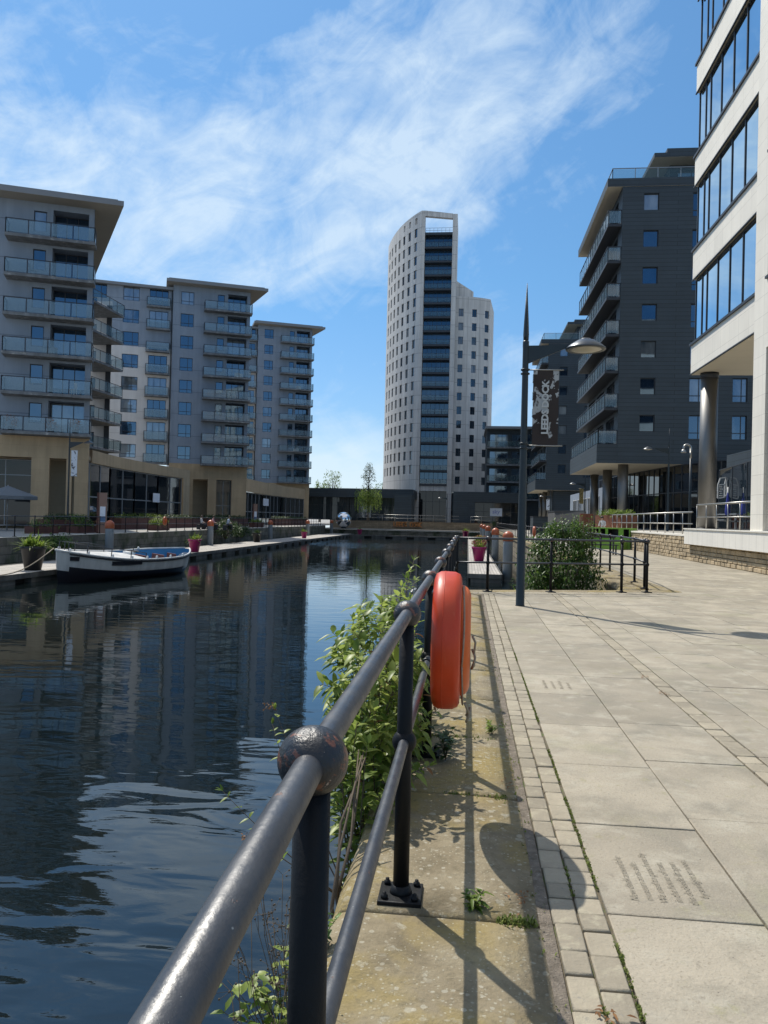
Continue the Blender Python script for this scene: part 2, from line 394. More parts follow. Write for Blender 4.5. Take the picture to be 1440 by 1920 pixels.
hid = math_(nt, 'MAXIMUM', math_(nt, 'MULTIPLY', back, ramp(nt, elv, [(.45,(0,0,0)),(.75,(1,1,1))])), ramp(nt, elv, [(.74,(0,0,0)),(.98,(1,1,1))]))  # the added unseen cloud, behind and overhead, warmed so shadows turn neutral
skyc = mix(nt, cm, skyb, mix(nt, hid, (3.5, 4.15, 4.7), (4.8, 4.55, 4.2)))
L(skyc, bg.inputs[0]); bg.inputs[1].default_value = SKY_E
S.view_settings.view_transform = 'Standard'; S.view_settings.look = 'None'; S.view_settings.exposure = EXPO; S.view_settings.gamma = 1
S.render.film_transparent = False
S.cycles.max_bounces = 8; S.cycles.transparent_max_bounces = 12; S.cycles.caustics_reflective = False; S.cycles.caustics_refractive = False
S.cycles.use_denoising = True

# ------------------------------------------------------------------ setting
ZW = -1.70; ZP = -1.28
XL, XR2, YFAR = -23.7, 4.15, 127.0
XQ = -.48
def diag(x): return 16.0 + (x-XQ)*.345          # head of the quay, where the basin widens
b = MB()
b.face([(XL-400,-120,0),(XL,-120,0),(XL,1500,0),(XL-400,1500,0)])
struct(b.build('left_quay', M['left_paving']))
b = MB(); b.face([(XQ+.06,-40,-.016),(60,-40,-.016),(60,diag(60)*0+46,-.016),(XR2,46,-.016),(XR2,diag(XR2)-.05,-.016),(XQ+.06,diag(XQ)-.05,-.016)])
struct(b.build('pavement_bed', M['joint']))
b = MB(); b.face([(XR2,46,0),(60,46,0),(400,46,0),(400,1500,0),(XR2,1500,0)])
b.face([(60,-40,0),(400,-40,0),(400,46,0),(60,46,0)])
struct(b.build('right_quay', M['paving_far']))
b = MB(); b.face([(XL,YFAR,-.38),(XR2,YFAR,-.38),(XR2,131,-.38),(XL,131,-.38)]); b.box(XL,XR2,YFAR-.25,YFAR,-.55,-.36)
struct(b.build('far_quay', M['left_paving']))
b = MB(); b.face([(XL,131.4,.87),(XR2+.0,131.4,.87),(XR2+.0,400,.87),(XL,400,.87)])
struct(b.build('far_terrace', M['left_paving']))
# masonry faces of the basin
def wall_seg(b, p, q, z0, z1, m=0):
    b.face([(p[0],p[1],z0),(q[0],q[1],z0),(q[0],q[1],z1),(p[0],p[1],z1)], m)
b = MB(); wall_seg(b, (XQ+.04,-40),(XQ+.04,diag(XQ)-.1), -3, -.24); wall_seg(b, (XQ+.04,diag(XQ)-.1),(XR2+.04,diag(XR2)-.1), -3, -.2); wall_seg(b, (XR2+.04,diag(XR2)-.1),(XR2+.04,YFAR), -3, -.2)
tag(b.build('quay_wall', M['quay_wall']), 'coursed stone basin wall below the near railing and round the shrub', 'wall')
b = MB(); wall_seg(b, (XL,-60),(XL,YFAR), -3, -.005)
tag(b.build('quay_wall', M['dark_wall']), 'dark mossy basin wall below the railing on the apartment side', 'wall')
b = MB(); wall_seg(b, (XL,YFAR-.1),(XR2+.3,YFAR-.1), -3, -.56)
tag(b.build('quay_wall', M['dark_wall']), 'dark end wall of the basin below the tower terrace', 'wall')
b = MB(); b.box(XL,XR2,131,131.4,-.4,.88); b.box(XL,XR2,130.95,131.45,.88,.96)
tag(b.build('terrace_wall', surf('brown_terrace_stone',(.23,.18,.12),.9,.2,1.2,brick=(.8,.3,.02,.6,.5,.15))), 'long brown stone wall under the tower terrace carrying the rusty letters', 'wall')

# water
m, nt2, bs = nodes('dock_water'); L2 = nt2.links.new
pos = geopos(nt2)
bs.inputs['Base Color'].default_value = (.006, .010, .011, 1); bs.inputs['Roughness'].default_value = .015; bs.inputs['IOR'].default_value = 1.62
sx = N(nt2, 'ShaderNodeSeparateXYZ'); L2(pos, sx.inputs[0])
w1 = noise(nt2, scale3(nt2, pos, (.8, 2.0, 1)), 1.0, 2, .45, .6)
w2 = noise(nt2, scale3(nt2, pos, (1.0, 2.4, 1)), 3.2, 4, .55, .3)
w3 = noise(nt2, scale3(nt2, pos, (.06, .06, 1)), 1.0, 2, .5)
near = N(nt2, 'ShaderNodeMapRange'); near.inputs['From Min'].default_value = 3; near.inputs['From Max'].default_value = 11; near.inputs['To Min'].default_value = 1; near.inputs['To Max'].default_value = .16
L2(sx.outputs[1], near.inputs['Value'])
fb = math_(nt2, 'MULTIPLY', ramp(nt2, math_(nt2, 'DIVIDE', sx.outputs[1], 130.0), [(.55,(0,0,0)),(.66,(1,1,1)),(.80,(1,1,1)),(.86,(0,0,0))]), ramp(nt2, w3, [(.3,(0,0,0)),(.45,(1,1,1))]))
hh = math_(nt2, 'ADD', math_(nt2, 'MULTIPLY', w1, .040), math_(nt2, 'MULTIPLY', w2, .0022))
hh = math_(nt2, 'MULTIPLY', hh, math_(nt2, 'ADD', near.outputs[0], math_(nt2, 'MULTIPLY', fb, 1.2)))
bm = N(nt2, 'ShaderNodeBump', Strength=1.0, Distance=1.0); L2(hh, bm.inputs['Height']); L2(bm.outputs[0], bs.inputs['Normal'])
b = MB(); b.face([(XL-.2,-60,ZW),(XR2+.2,-60,ZW),(XR2+.2,YFAR,ZW),(XL-.2,YFAR,ZW)])
struct(b.build('water', m))

# ------------------------------------------------------------------ near paving
def clip(poly, fn):
    out = []
    for i in range(len(poly)):
        p, q = poly[i], poly[(i+1) % len(poly)]; a, c = fn(p), fn(q)
        if a >= 0: out.append(p)
        if (a >= 0) != (c >= 0):
            t = a/(a-c); out.append((p[0]+(q[0]-p[0])*t, p[1]+(q[1]-p[1])*t))
    return out
def area(p): return abs(sum(p[i-1][0]*p[i][1]-p[i][0]*p[i-1][1] for i in range(len(p)))/2)
def add_slab(b, x0, x1, y0, y1, g, ch, dz, back=.42):
    poly = [(x0+g,y0+g),(x1-g,y0+g),(x1-g,y1-g),(x0+g,y1-g)]
    if (x0+x1)/2 < XR2+.45: poly = clip(poly, lambda p: diag(p[0])-back-p[1])
    if len(poly) < 3 or area(poly) < .004: return
    b.slab(poly, -.05, dz, ch)
random.seed(3)
b = MB()
cols = [(.555,1.13),(1.13,1.735),(1.875,2.21),(2.21,2.81),(2.81,3.41),(3.41,4.0),(4.0,4.60),(4.60,5.2),(5.2,5.85),(5.85,6.45),(6.45,7.1),(7.1,7.7),(7.7,8.3),(8.3,8.9),(8.9,9.5),(9.5,10.4)]
for ci, (x0, x1) in enumerate(cols):
    y = -1.2 + rnd(0,.6)
    if ci == 0: y = -.0
    k = 0
    while y < 46:
        l = rnd(.72, 1.12)
        if ci == 0:
            l = [.95,1.0,1.04,.87,.93,.92,1.0,.85][k] if k < 8 else l; k += 1
        add_slab(b, x0, x1, y, y+l, .004, .004, rnd(-.002,.002)); y += l
struct(b.build('flagstone_pavement', M['flag']))
b = MB()
for x0, x1, ll in ((.345,.447,.135),(.447,.55,.14),(1.74,1.87,.17)):
    y = -1.0
    while y < 17:
        l = ll*rnd(.75,1.45); add_slab(b, x0+rnd(-.003,.003), x1+rnd(-.003,.003), y, y+l, .004, .006, rnd(-.003,.004)); y += l
# small setts across the head of the quay
for r in range(3):
    x = -.1
    while x < 4.1:
        l = rnd(.14,.24); y0 = diag(x)-.82+r*.13
        poly = [(x+.005,diag(x)-.82+r*.13+.005),(x+l-.005,diag(x+l)-.82+r*.13+.005),(x+l-.005,diag(x+l)-.82+r*.13+.125),(x+.005,diag(x)-.82+r*.13+.125)]
        b.slab(poly, -.04, rnd(.004,.009), .005); x += l
struct(b.build('stone_setts', M['sett']))
b = MB(); b.face([(.295,-2,-.006),(.343,-2,-.006),(.343,15.6,-.006),(.295,15.6,-.006)])
struct(b.build('mortar_strip', M['mortar']))

# coping stones
m, nt3, bs = nodes('coping_stone'); L3 = nt3.links.new; pos = geopos(nt3)
c = ramp(nt3, noise(nt3, pos, 3.0, 7, .65), [(.28,(.12,.095,.055)),(.5,(.245,.20,.125)),(.75,(.34,.29,.195))])
c = mix(nt3, ramp(nt3, noise(nt3, pos, 1.7, 5, .6, .4), [(.48,(0,0,0)),(.62,(.8,.8,.8))]), c, (.29,.22,.075))
c = mix(nt3, ramp(nt3, noise(nt3, pos, 4.2, 6, .7, .2), [(.60,(0,0,0)),(.70,(.8,.8,.8))]), c, (.10,.088,.045))
c = mix(nt3, ramp(nt3, noise(nt3, pos, 22, 6, .7), [(.52,(0,0,0)),(.66,(.6,.6,.6))]), c, (.15,.125,.075))
c = mix(nt3, ramp(nt3, noise(nt3, pos, 11, 6, .75, .3), [(.60,(0,0,0)),(.68,(.6,.6,.6))]), c, (.43,.40,.31))
for sc, th, colr, sd in ((17,.32,(.46,.43,.34),.50),(34,.30,(.47,.44,.35),.46),(75,.26,(.46,.43,.33),.44)):
    vo = N(nt3, 'ShaderNodeTexVoronoi', Scale=sc, Randomness=1.0); vo.feature = 'F1'
    dv = N(nt3, 'ShaderNodeVectorMath'); dv.operation = 'ADD'; L3(pos, dv.inputs[0])
    wob = noise(nt3, pos, sc*1.6, 3, .6, out=1); wv = N(nt3, 'ShaderNodeVectorMath'); wv.operation = 'SCALE'; wv.inputs['Scale'].default_value = .5/sc
    L3(wob, wv.inputs[0]); L3(wv.outputs[0], dv.inputs[1]); L3(dv.outputs[0], vo.inputs['Vector'])
    cs = N(nt3, 'ShaderNodeSeparateColor'); L3(vo.outputs['Color'], cs.inputs[0])
    lim = math_(nt3, 'MULTIPLY', math_(nt3, 'SUBTRACT', cs.outputs[0], .35), .62)
    f = math_(nt3, 'MULTIPLY', math_(nt3, 'SUBTRACT', lim, vo.outputs['Distance']), 14, clamp=True)
    f = math_(nt3, 'MULTIPLY', f, ramp(nt3, noise(nt3, pos, 1.3+sc*.02, 3, .5), [(sd-.06,(0,0,0)),(sd+.08,(.55,.55,.55))]))
    c = mix(nt3, f, c, colr)
L3(c, bs.inputs['Base Color']); bs.inputs['Roughness'].default_value = .94
bmp = N(nt3, 'ShaderNodeBump', Strength=.8, Distance=.012); L3(math_(nt3,'ADD',noise(nt3,pos,45,6,.7),math_(nt3,'MULTIPLY',noise(nt3,pos,6,4,.6),1.5)), bmp.inputs['Height']); L3(bmp.outputs[0], bs.inputs['Normal'])
M['coping'] = m
def coping(b, x0, x1, y0, y1, ztop, ch, z0=-.26):
    """one weathered edge block, its water side rounded, its top slightly uneven"""
    nx, ny = 7, 9; b0 = len(b.v); jx = rnd(-.012,.012)
    def hz(i, j): return ztop - (ch*.95 if i == 0 else ch*.28 if i == 1 else 0) - (.012 if j in (0, ny-1) else 0) - (.010 if i == nx-1 else 0) + random.gauss(0,.0022)
    xs = [x0+jx, x0+ch*.55+jx, x0+ch*1.5+jx] + [x0+ch*1.5+(x1-x0-ch*1.5)*k/(nx-3) for k in range(1, nx-2)]
    ys = [y0+.006, y0+.02] + [y0+.02+(y1-y0-.04)*k/(ny-3) for k in range(1, ny-3)] + [y1-.02, y1-.006]
    for j, y in enumerate(ys):
        for i, x in enumerate(xs): b.v.append((x+(random.gauss(0,.004) if i < 2 else 0), y, hz(i, j)))
    for j in range(ny-1):
        for i in range(nx-1):
            q = b0+j*nx+i; b.f.append((q,q+1,q+nx+1,q+nx)); b.m.append(0); b.sm.append(True)
    o = len(b.v); b.v += [(x0+jx, y, z0) for y in ys] 
    for j in range(ny-1):
        b.f.append((o+j, b0+j*nx, b0+(j+1)*nx, o+j+1)); b.m.append(0); b.sm.append(False)
    for j in (0, ny-1):
        o2 = len(b.v); b.v += [(x, ys[j], z0) for x in xs]
        for i in range(nx-1):
            q = b0+j*nx+i; f = (o2+i, o2+i+1, q+1, q) if j == 0 else (q, q+1, o2+i+1, o2+i)
            b.f.append(f); b.m.append(0); b.sm.append(False)
    o3 = len(b.v); b.v += [(x1, y, z0) for y in ys]
    for j in range(ny-1):
        b.f.append((b0+j*nx+nx-1, o3+j, o3+j+1, b0+(j+1)*nx+nx-1)); b.m.append(0); b.sm.append(False)
random.seed(11)
b = MB(); js = [-1.6,-.45,.62,1.72,2.86,4.14,5.22,6.35,7.6,8.75,9.8,11.0,12.1,13.2,14.4,15.75]
for a_, c_ in zip(js, js[1:]): coping(b, XQ, .298, a_, c_, .006, .05)
x = XQ
while x < XR2+.5:      # head of the quay
    l = min(rnd(.9,1.25), XR2+.55-x); y0 = diag(x); y1 = diag(x+l)
    b.slab([(x+.005,y0-.42),(x+l-.005,y1-.42),(x+l-.005,y1+.02),(x+.005,y0+.02)], -.26, .010, .02); x += l
y = diag(XR2)+.05
while y < 60:
    l = rnd(.9,1.3); b.slab([(XR2-.03,y+.006),(XR2+.46,y+.006),(XR2+.46,y+l-.006),(XR2-.03,y+l-.006)], -.26, .010, .02); y += l
b.box(XR2-.03, XR2+.46, y, YFAR+.0, -.26, .010)
struct(b.build('coping_stones', m))

# raised weathered edge stones beside the shrub, behind the head railing
b = MB()
for k, (y0, y1) in enumerate(((18.3,19.5),(19.5,20.8),(20.8,22.2))):
    b.slab([(3.55,y0+.01),(4.10,y0+.01),(4.10,y1-.01),(3.55,y1-.01)], -.6, -.02+.03*k, .07)
tag(b.build('ledge_stones', M['coping']), 'rounded mossy ledge stones below the short end railing by the shrub', 'stone ledge')

# ------------------------------------------------------------------ railing
m, nt4, bs = nodes('railing_paint_lit'); L4 = nt4.links.new; pos = geopos(nt4)
c = ramp(nt4, noise(nt4, pos, 9, 5, .6), [(.3,(.021,.024,.031)),(.7,(.034,.039,.048))])  # tube colour raised above the posts' so the rails look lit
chip = ramp(nt4, noise(nt4, pos, 24, 6, .7, .5), [(.655,(0,0,0)),(.675,(1,1,1))])
c = mix(nt4, chip, c, (.115,.045,.028))
spk = ramp(nt4, noise(nt4, pos, 95, 3, .5), [(.74,(0,0,0)),(.76,(1,1,1))]); c = mix(nt4, spk, c, (.28,.28,.27))
L4(c, bs.inputs['Base Color']); L4(ramp(nt4, math_(nt4,'ADD',math_(nt4,'MULTIPLY',chip,.5),noise(nt4,pos,14,4)), [(.3,(.34,)*3),(.9,(.62,)*3)]), bs.inputs['Roughness'])
bs.inputs['Specular IOR Level'].default_value = .75
bmp = N(nt4, 'ShaderNodeBump', Strength=.35, Distance=.004); L4(math_(nt4,'SUBTRACT',noise(nt4,pos,40,5,.6),chip), bmp.inputs['Height']); L4(bmp.outputs[0], bs.inputs['Normal'])
M['rail'] = m
M['joint_paint'] = surf('joint_paint', (.012,.014,.018), .38, .25, 8, .25, 60, spec=.6, stains=(((.16,.055,.03), 26, .56, .60), ((.42,.33,.28), 70, .66, .69)))
M['post_paint_shaded'] = surf('post_paint_shaded', (.0055,.0065,.008), .5, .2, 6, .12, 40, spec=.22, stains=(((.06,.028,.018), 22, .68, .72),))  # post copy of the rail paint, darkened to show their shaded near side
ZT, ZM = 1.10, .605
M['post'] = None
def railing(name, label, pts, group=None, near=False, base=True, m=None, zt=ZT, zm=ZM, z0=0.0, plate=True):
    """cast posts with ball joints, two pipe rails, bolted base plates"""
    mp_ = m or M['post_paint_shaded']; m = m or M['rail']; t = thing(name, label, 'railing', (pts[0][0], pts[0][1], z0), 0, group)
    ox, oy = pts[0][0], pts[0][1]; loc = [(p[0]-ox, p[1]-oy) for p in pts]
    n1 = 28 if near else 8; n2 = (32, 20) if near else (10, 7)
    b = MB(); b.tube([(0,0,.02),(0,0,zm-.05),(0,0,zt-.03)], [.031,.030,.028], n1)
    b.lathe([(.046,.018),(.040,.035),(.032,.055)], n1)
    pm = b.mesh('post', [mp_])
    b = MB(); b.ball((0,0,zt), .054, *n2, sq=.96); jm = b.mesh('ball_joint', [M['joint_paint'] if m is M['rail'] else m])
    b = MB(); b.ball((0,0,zm), .047, *n2); jm2 = b.mesh('ball_joint', [mp_])
    b = MB(); s_ = .083; b.slab([(-s_,-s_),(s_,-s_),(s_,s_),(-s_,s_)], .0, .024, .004); bm_ = b.mesh('base_plate', [mp_])
    b = MB(); b.lathe([(.014,.024),(.014,.036),(.008,.037),(.008,.047),(.0001,.048)], 6); nm = b.mesh('bolt', [mp_])
    for i, p in enumerate(loc):
        a = loc[max(i-1,0)]; c = loc[min(i+1,len(loc)-1)]; rz = math.atan2(c[1]-a[1], c[0]-a[0])
        po = put('post', pm, t, (p[0],p[1],0), rz)
        put('ball_joint', jm, po); put('ball_joint', jm2, po)
        if plate:
            bp = put('base_plate', bm_, po)
            if near and i < 7:
                for sx_ in (-.058,.058):
                    for sy_ in (-.058,.058): put('bolt', nm, po, (sx_,sy_,0), .4*sx_*100)
    bt, bmd = MB(), MB()
    pl = [Vector((p[0],p[1],0)) for p in loc]
    bt.tube([p+Vector((0,0,zt+(0 if near else 0))) for p in pl], .0232, n1); bmd.tube([p+Vector((0,0,zm)) for p in pl], .020, n1)
    bt.build('top_rail', m, t); bmd.build('mid_rail', m, t)
    return t
P0, DP = 1.150, 1.83
railing('quay_railing', 'dark painted ball-jointed railing running from the viewer along the coping stones', [(-.178, P0-DP)] + [(-.225, P0+DP*n) for n in range(0, 9)], near=True)
hd = [(-.20,15.79),(.43,15.92),(1.75,16.32),(3.28,16.80),(3.84,16.98)]
railing('quay_railing', 'dark railing across the end of the paving in front of the shrub', hd)
railing('quay_railing', 'dark railing turning back along the basin edge beside the green turf seats', [(4.02,18.0),(4.2,19.9),(4.28,22),(4.33,24),(4.38,26)] + [(4.42, 28+2.2*k) for k in range(42)])
railing('quay_railing', 'long dark railing on the far left quay above the boat', [(-23.95, 29+1.9*k) for k in range(51)])

# ------------------------------------------------------------------ lifebuoy housing on the railing
def plastic(name, col):
    m, nt, bs = nodes(name); L = nt.links.new; pos = geopos(nt)
    c = ramp(nt, noise(nt, pos, 5, 6, .6), [(.3,tuple(x*.86 for x in col)),(.75,tuple(x*1.08 for x in col))])
    c = mix(nt, ramp(nt, noise(nt, scale3(nt,pos,(30,30,3)), 1.5, 4), [(.62,(0,0,0)),(.75,(.22,.22,.22))]), c, (.60,.16,.07))
    L(c, bs.inputs['Base Color']); L(ramp(nt, noise(nt,pos,12,4), [(.3,(.36,)*3),(.8,(.55,)*3)]), bs.inputs['Roughness'])
    bs.inputs['Subsurface Weight'].default_value = .0
    return m
M['orange'] = plastic('orange_plastic', (.60,.048,.006)); M['orange_ring'] = plastic('orange_ring', (.72,.13,.018))
def wire(b, pts, r, n=6, m=0): b.tube(pts, r, n, m)
LBY, LBZ = 3.90, .865
t = thing('lifebuoy_housing', 'thick round orange lifebuoy case clamped to the near railing', 'lifebuoy', (-.105, LBY, LBZ))
b = MB(); r = .342
b.lathe([(.02,-.055),(.27,-.055),(r-.035,-.053),(r-.012,-.044),(r,-.022),(r+.001,.0),(r+.001,.003),(r-.001,.05),(r-.012,.074),(r-.030,.083),(.285,.085),(.265,.070),(.255,.0),(.02,-.01)], 72, (0,0,0), 'x')
b.build('case', M['orange'], t)
b = MB(); b.lathe([(r+.0012,-.0025),(r+.0028,0),(r+.0012,.0025)], 72, (0,0,0), 'x'); b.build('seam', M['orange'], t)
t2 = thing('lifebuoy', 'bright orange ring with pale grab rope set in the railing case', 'lifebuoy ring', (-.025, LBY, LBZ))
b = MB(); prof = [(.215+.062*math.cos(q), .052*math.sin(q)) for q in [2*math.pi*k/18 for k in range(19)]]
b.lathe(prof, 56, (0,0,0), 'x'); b.build('ring', M['orange_ring'], t2)
b = MB()
for k in range(4):
    a0 = k*math.pi/2+.3; pts = []
    for j in range(13):
        a = a0 + j/12*math.pi/2; rr = .280 + .012*math.sin(math.pi*j/12); pts.append((.012+.008*math.sin(math.pi*j/12), rr*math.cos(a), rr*math.sin(a)-.03*math.sin(math.pi*j/12)))
    wire(b, pts, .0045)
wire(b, [(.06,-.16,-.02),(.075,-.19,-.05),(.07,-.2,-.09),(.06,-.17,-.11),(.075,-.15,-.07),(.07,-.18,-.03),(.075,-.2,.02),(.06,-.19,.05)], .006)
wire(b, [(.03,-.20,-.27),(.045,-.17,-.31),(.05,-.12,-.34),(.04,-.07,-.36),(.055,-.05,-.33),(.06,-.09,-.32),(.05,-.13,-.35),(.04,-.10,-.385),(.05,-.06,-.37)], .0065)
b.build('grab_rope', M['rope'], t2)
b = MB()
for dy in (-.035,.035): wire(b, [(-.15+.045*math.cos(q)+.03, LBY-.06+dy, ZT+.034*math.sin(q)+.0) for q in [math.pi*k/12*1.0 for k in range(13)]], .0045, 8)
for dy in (-.035,.035): wire(b, [(-.085, LBY-.06+dy, ZT), (-.12+.03, LBY-.06+dy, ZT-.05)], .005, 8)
b.beam((-.255,LBY-.11,ZT+.004),(-.255,LBY-.01,ZT+.004),.012,.03)
for dy in (-.035,.035): b.lathe([(.0085,-.012),(.0085,.0),(.0001,.001)], 6, (-.262,LBY-.06+dy,ZT+.004), 'x')
b.build('clamp', M['steel'], t, (.105,-LBY,-LBZ))
b = MB()
for yy in (4.62,):
    wire(b, [(-.225+.027*math.cos(q), yy, ZM+.027*math.sin(q)) for q in [2*math.pi*k/14 for k in range(15)]], .006, 6)
b.build('lower_clamp', M['rail'], t, (.105,-LBY,-LBZ))

# ------------------------------------------------------------------ engraved verse on one flag
def text_mesh(body, size, ext=.001, shear=0., align='LEFT', sp=1.0, bold=0.):
    cu = bpy.data.curves.new('lettering', 'FONT'); cu.body = body; cu.size = size; cu.extrude = ext; cu.shear = shear; cu.align_x = align; cu.space_character = sp; cu.offset = bold; cu.resolution_u = 2
    o = bpy.data.objects.new('lettering', cu); COL.objects.link(o); bpy.context.view_layer.update()
    me = bpy.data.meshes.new_from_object(o.evaluated_get(bpy.context.evaluated_depsgraph_get()))
    bpy.data.objects.remove(o); return me
def merge_text(items, name, mat, parent=None):
    """items: (mesh, 4x4 matrix) -> one lettering mesh"""
    b = MB()
    for me, mt in items:
        b.idx([mt @ v.co for v in me.vertices], [tuple(p.vertices) for p in me.polygons])
    return b.build(name, mat, parent)
M['groove'] = surf('cut_groove', (.27,.24,.185), .95, .25, 20)
def verse(its, label):
    t = thing('engraved_verse', label, 'inscription')
    for it in its: merge_text([it], 'verse_line', M['groove'], t)
lines = ['New dock around the', 'museum at its side.', 'We used to pass here by', 'in the house of rain,', 'this dockside lit again', 'by sunlight at noon.']
its = []
for k, s_ in enumerate(lines):
    its.append((text_mesh(s_, .047, .0004, .22, sp=.94, bold=-.0006), Matrix.Translation((.70+.056*k, 3.10+.012*(k%2)+(.05 if k == 5 else 0), .0032)) @ Matrix.Rotation(R(90), 4, 'Z')))
o = verse(its, 'six lines of lettering cut into the near flagstone beside the setts')
its = []
for k, s_ in enumerate(lines[:4]):
    its.append((text_mesh(s_[:13], .055, .0004, .2, bold=-.001), Matrix.Translation((.74+.07*k, 6.9, .0032)) @ Matrix.Rotation(R(90), 4, 'Z')))
o = verse(its, 'short faint lettering cut into a flagstone further along, level with the lifebuoy')

# ------------------------------------------------------------------ plants
def leaf(b, p, d, l, w, m=0, fold=.25, droop=.25, up=Vector((0,0,1))):
    """lanceolate leaf of three bays folded along its midrib"""
    d = d.normalized(); s = d.cross(up)
    if s.length < .05: s = d.orthogonal()
    s.normalize(); n = s.cross(d).normalized()
    mid = []
    for t_ in (0,.33,.7,1): mid.append(p + d*l*t_ - Vector((0,0,1))*droop*l*t_*t_)
    ws = (0,w,w*.72,0)
    b0 = len(b.v); b.v.append(tuple(mid[0]))
    for i in (1,2):
        b.v.append(tuple(mid[i]-s*ws[i]+n*fold*ws[i])); b.v.append(tuple(mid[i])); b.v.append(tuple(mid[i]+s*ws[i]+n*fold*ws[i]))
    b.v.append(tuple(mid[3]))
    for f in ((0,2,1),(0,3,2),(1,2,5,4),(2,3,6,5),(4,5,7),(5,6,7)):
        b.f.append(tuple(b0+i for i in f)); b.m.append(m); b.sm.append(True)
def rdir(zmin=-1, zmax=1):
    z = rnd(zmin, zmax); a = rnd(0, 2*math.pi); r = math.sqrt(max(0,1-z*z)); return Vector((r*math.cos(a), r*math.sin(a), z))
random.seed(21)
t = thing('buddleia_bush', 'leafy wild bush sprouting from the basin wall beside the near railing', 'bush', (-.5, 4.2, -.35))
O = Vector(t.location)
bs_, bl, bd = MB(), MB(), MB()
def stem(p, tip, nl, ll, lw, bare=.25, sag=.0, dry=.04, r0=.006):
    p, tip = Vector(p), Vector(tip); ctrl = (p+tip)/2 + Vector((rnd(-.05,.05)-.06, rnd(-.06,.06), rnd(.0,.14)))
    pts = [p*(1-t_)**2 + ctrl*2*t_*(1-t_) + tip*t_*t_ for t_ in [k/8 for k in range(9)]]
    bs_.tube([q-O for q in pts], [r0*(1-.75*k/8) for k in range(9)], 5)
    for k in range(nl):
        t_ = bare + (1-bare)*(k+.5)/nl; q = p*(1-t_)**2 + ctrl*2*t_*(1-t_) + tip*t_*t_
        ax = ((tip-ctrl)*t_ + (ctrl-p)*(1-t_)).normalized(); a = k*1.57 + rnd(-.4,.4)
        u = ax.orthogonal().normalized(); v_ = ax.cross(u)
        for sgn in (1,-1):
            dd = (u*math.cos(a)+v_*math.sin(a))*sgn + ax*rnd(.3,.7) + Vector((0,0,rnd(-.1,.15)))
            bb = bd if random.random() < dry else bl
            sz = (1.0 if t_ < .85 else .7)*rnd(.7,1.15)
            leaf(bb, q-O, dd, ll*sz, lw*sz, 0, .3, rnd(.1,.45))
    for k in range(3):
        leaf(bl, tip-O, (tip-ctrl).normalized()+rdir()*.6, ll*.6, lw*.6, 0, .3, .1)
for k in range(70):
    y = random.triangular(3.45, 6.4, 4.4); p = (-.46, y+rnd(-.2,.2), rnd(-.7,-.12))
    top_ = .90 if y > 4.2 else .60+.3*(y-3.4)
    tip = (rnd(-.74,-.30), y+rnd(-.35,.35), rnd(.05,1.0)*top_)
    stem(p, tip, random.randint(11,15), rnd(.095,.145), rnd(.019,.027), rnd(.12,.3))
# the leafy head of the bush: short twigs closely set through its volume
for k in range(115):
    d = rdir(); r_ = rnd(.45,1.0)**.6; c_ = Vector((-.52+d.x*.21*r_, 4.7+d.y*.95*r_, .42+d.z*.44*r_))
    if c_.x > -.30 and c_.z > .55: continue
    ax = (Vector((d.x*.8-.1, d.y*.5, .7+d.z*.5))+rdir()*.5).normalized(); ln = rnd(.10,.18)
    bs_.tube([c_-O, c_+ax*ln-O], [.0025,.0012], 4); u = ax.orthogonal().normalized(); v_ = ax.cross(u)
    for j in range(5):
        q = c_+ax*ln*(j+.6)/5; a_ = j*1.57+rnd(-.4,.4)
        for sgn in (1,-1): leaf(bl, q-O, (u*math.cos(a_)+v_*math.sin(a_))*sgn+ax*rnd(.3,.8), rnd(.075,.135), rnd(.015,.024), 0, .3, rnd(.1,.5))
for k in range(24):     # shoots leaning inwards over the coping below the mid rail
    y = rnd(3.5,5.8); p = (-.44, y, rnd(-.25,-.05)); stem(p, (rnd(-.42,-.14), y+rnd(-.3,.2), rnd(.08,.58)), random.randint(8,11), rnd(.08,.125), rnd(.014,.021), .2)
for k in range(5): stem((-.48, 4.9+rnd(-.4,.4), .1), (-.40+rnd(-.25,.08), 5.6+rnd(-.6,.9), 1.06+rnd(-.15,.12)), 13, .10, .018, .3)
for x_, y_, z_, n_ in ((-.82,3.3,.62,4),(-.95,3.0,.36,5),(-.74,2.75,.28,4),(-.88,3.5,.5,5)):   # thin outer shoots with dead flower heads
    stem((-.47,3.3,-.2), (x_,y_,z_), n_, .06, .011, .55, r0=.0035)
    if n_ == 4:
        for q in range(26): leaf(bd, Vector((x_,y_,z_))-O+Vector((-rnd(0,.05),rnd(-.006,.006),rnd(-.004,.012)+rnd(0,.02))), rdir(), .012, .004)
for k in range(4):     # bare bent woody stems
    y = rnd(2.7,3.3); bs_.tube([Vector(q)-O for q in ((-.45,y,-.25),(-.50,y+.02,-.08),(-.47-rnd(0,.05),y+.2,.05+rnd(0,.1)),(-.42-rnd(0,.1),y+.5,.3+rnd(0,.15)))], [.009,.008,.006,.003], 6)
bs_.build('stems', M['stem'], t); bl.build('leaves', M['leaf_bright'], t); bd.build('withered_leaves', M['dry'], t)

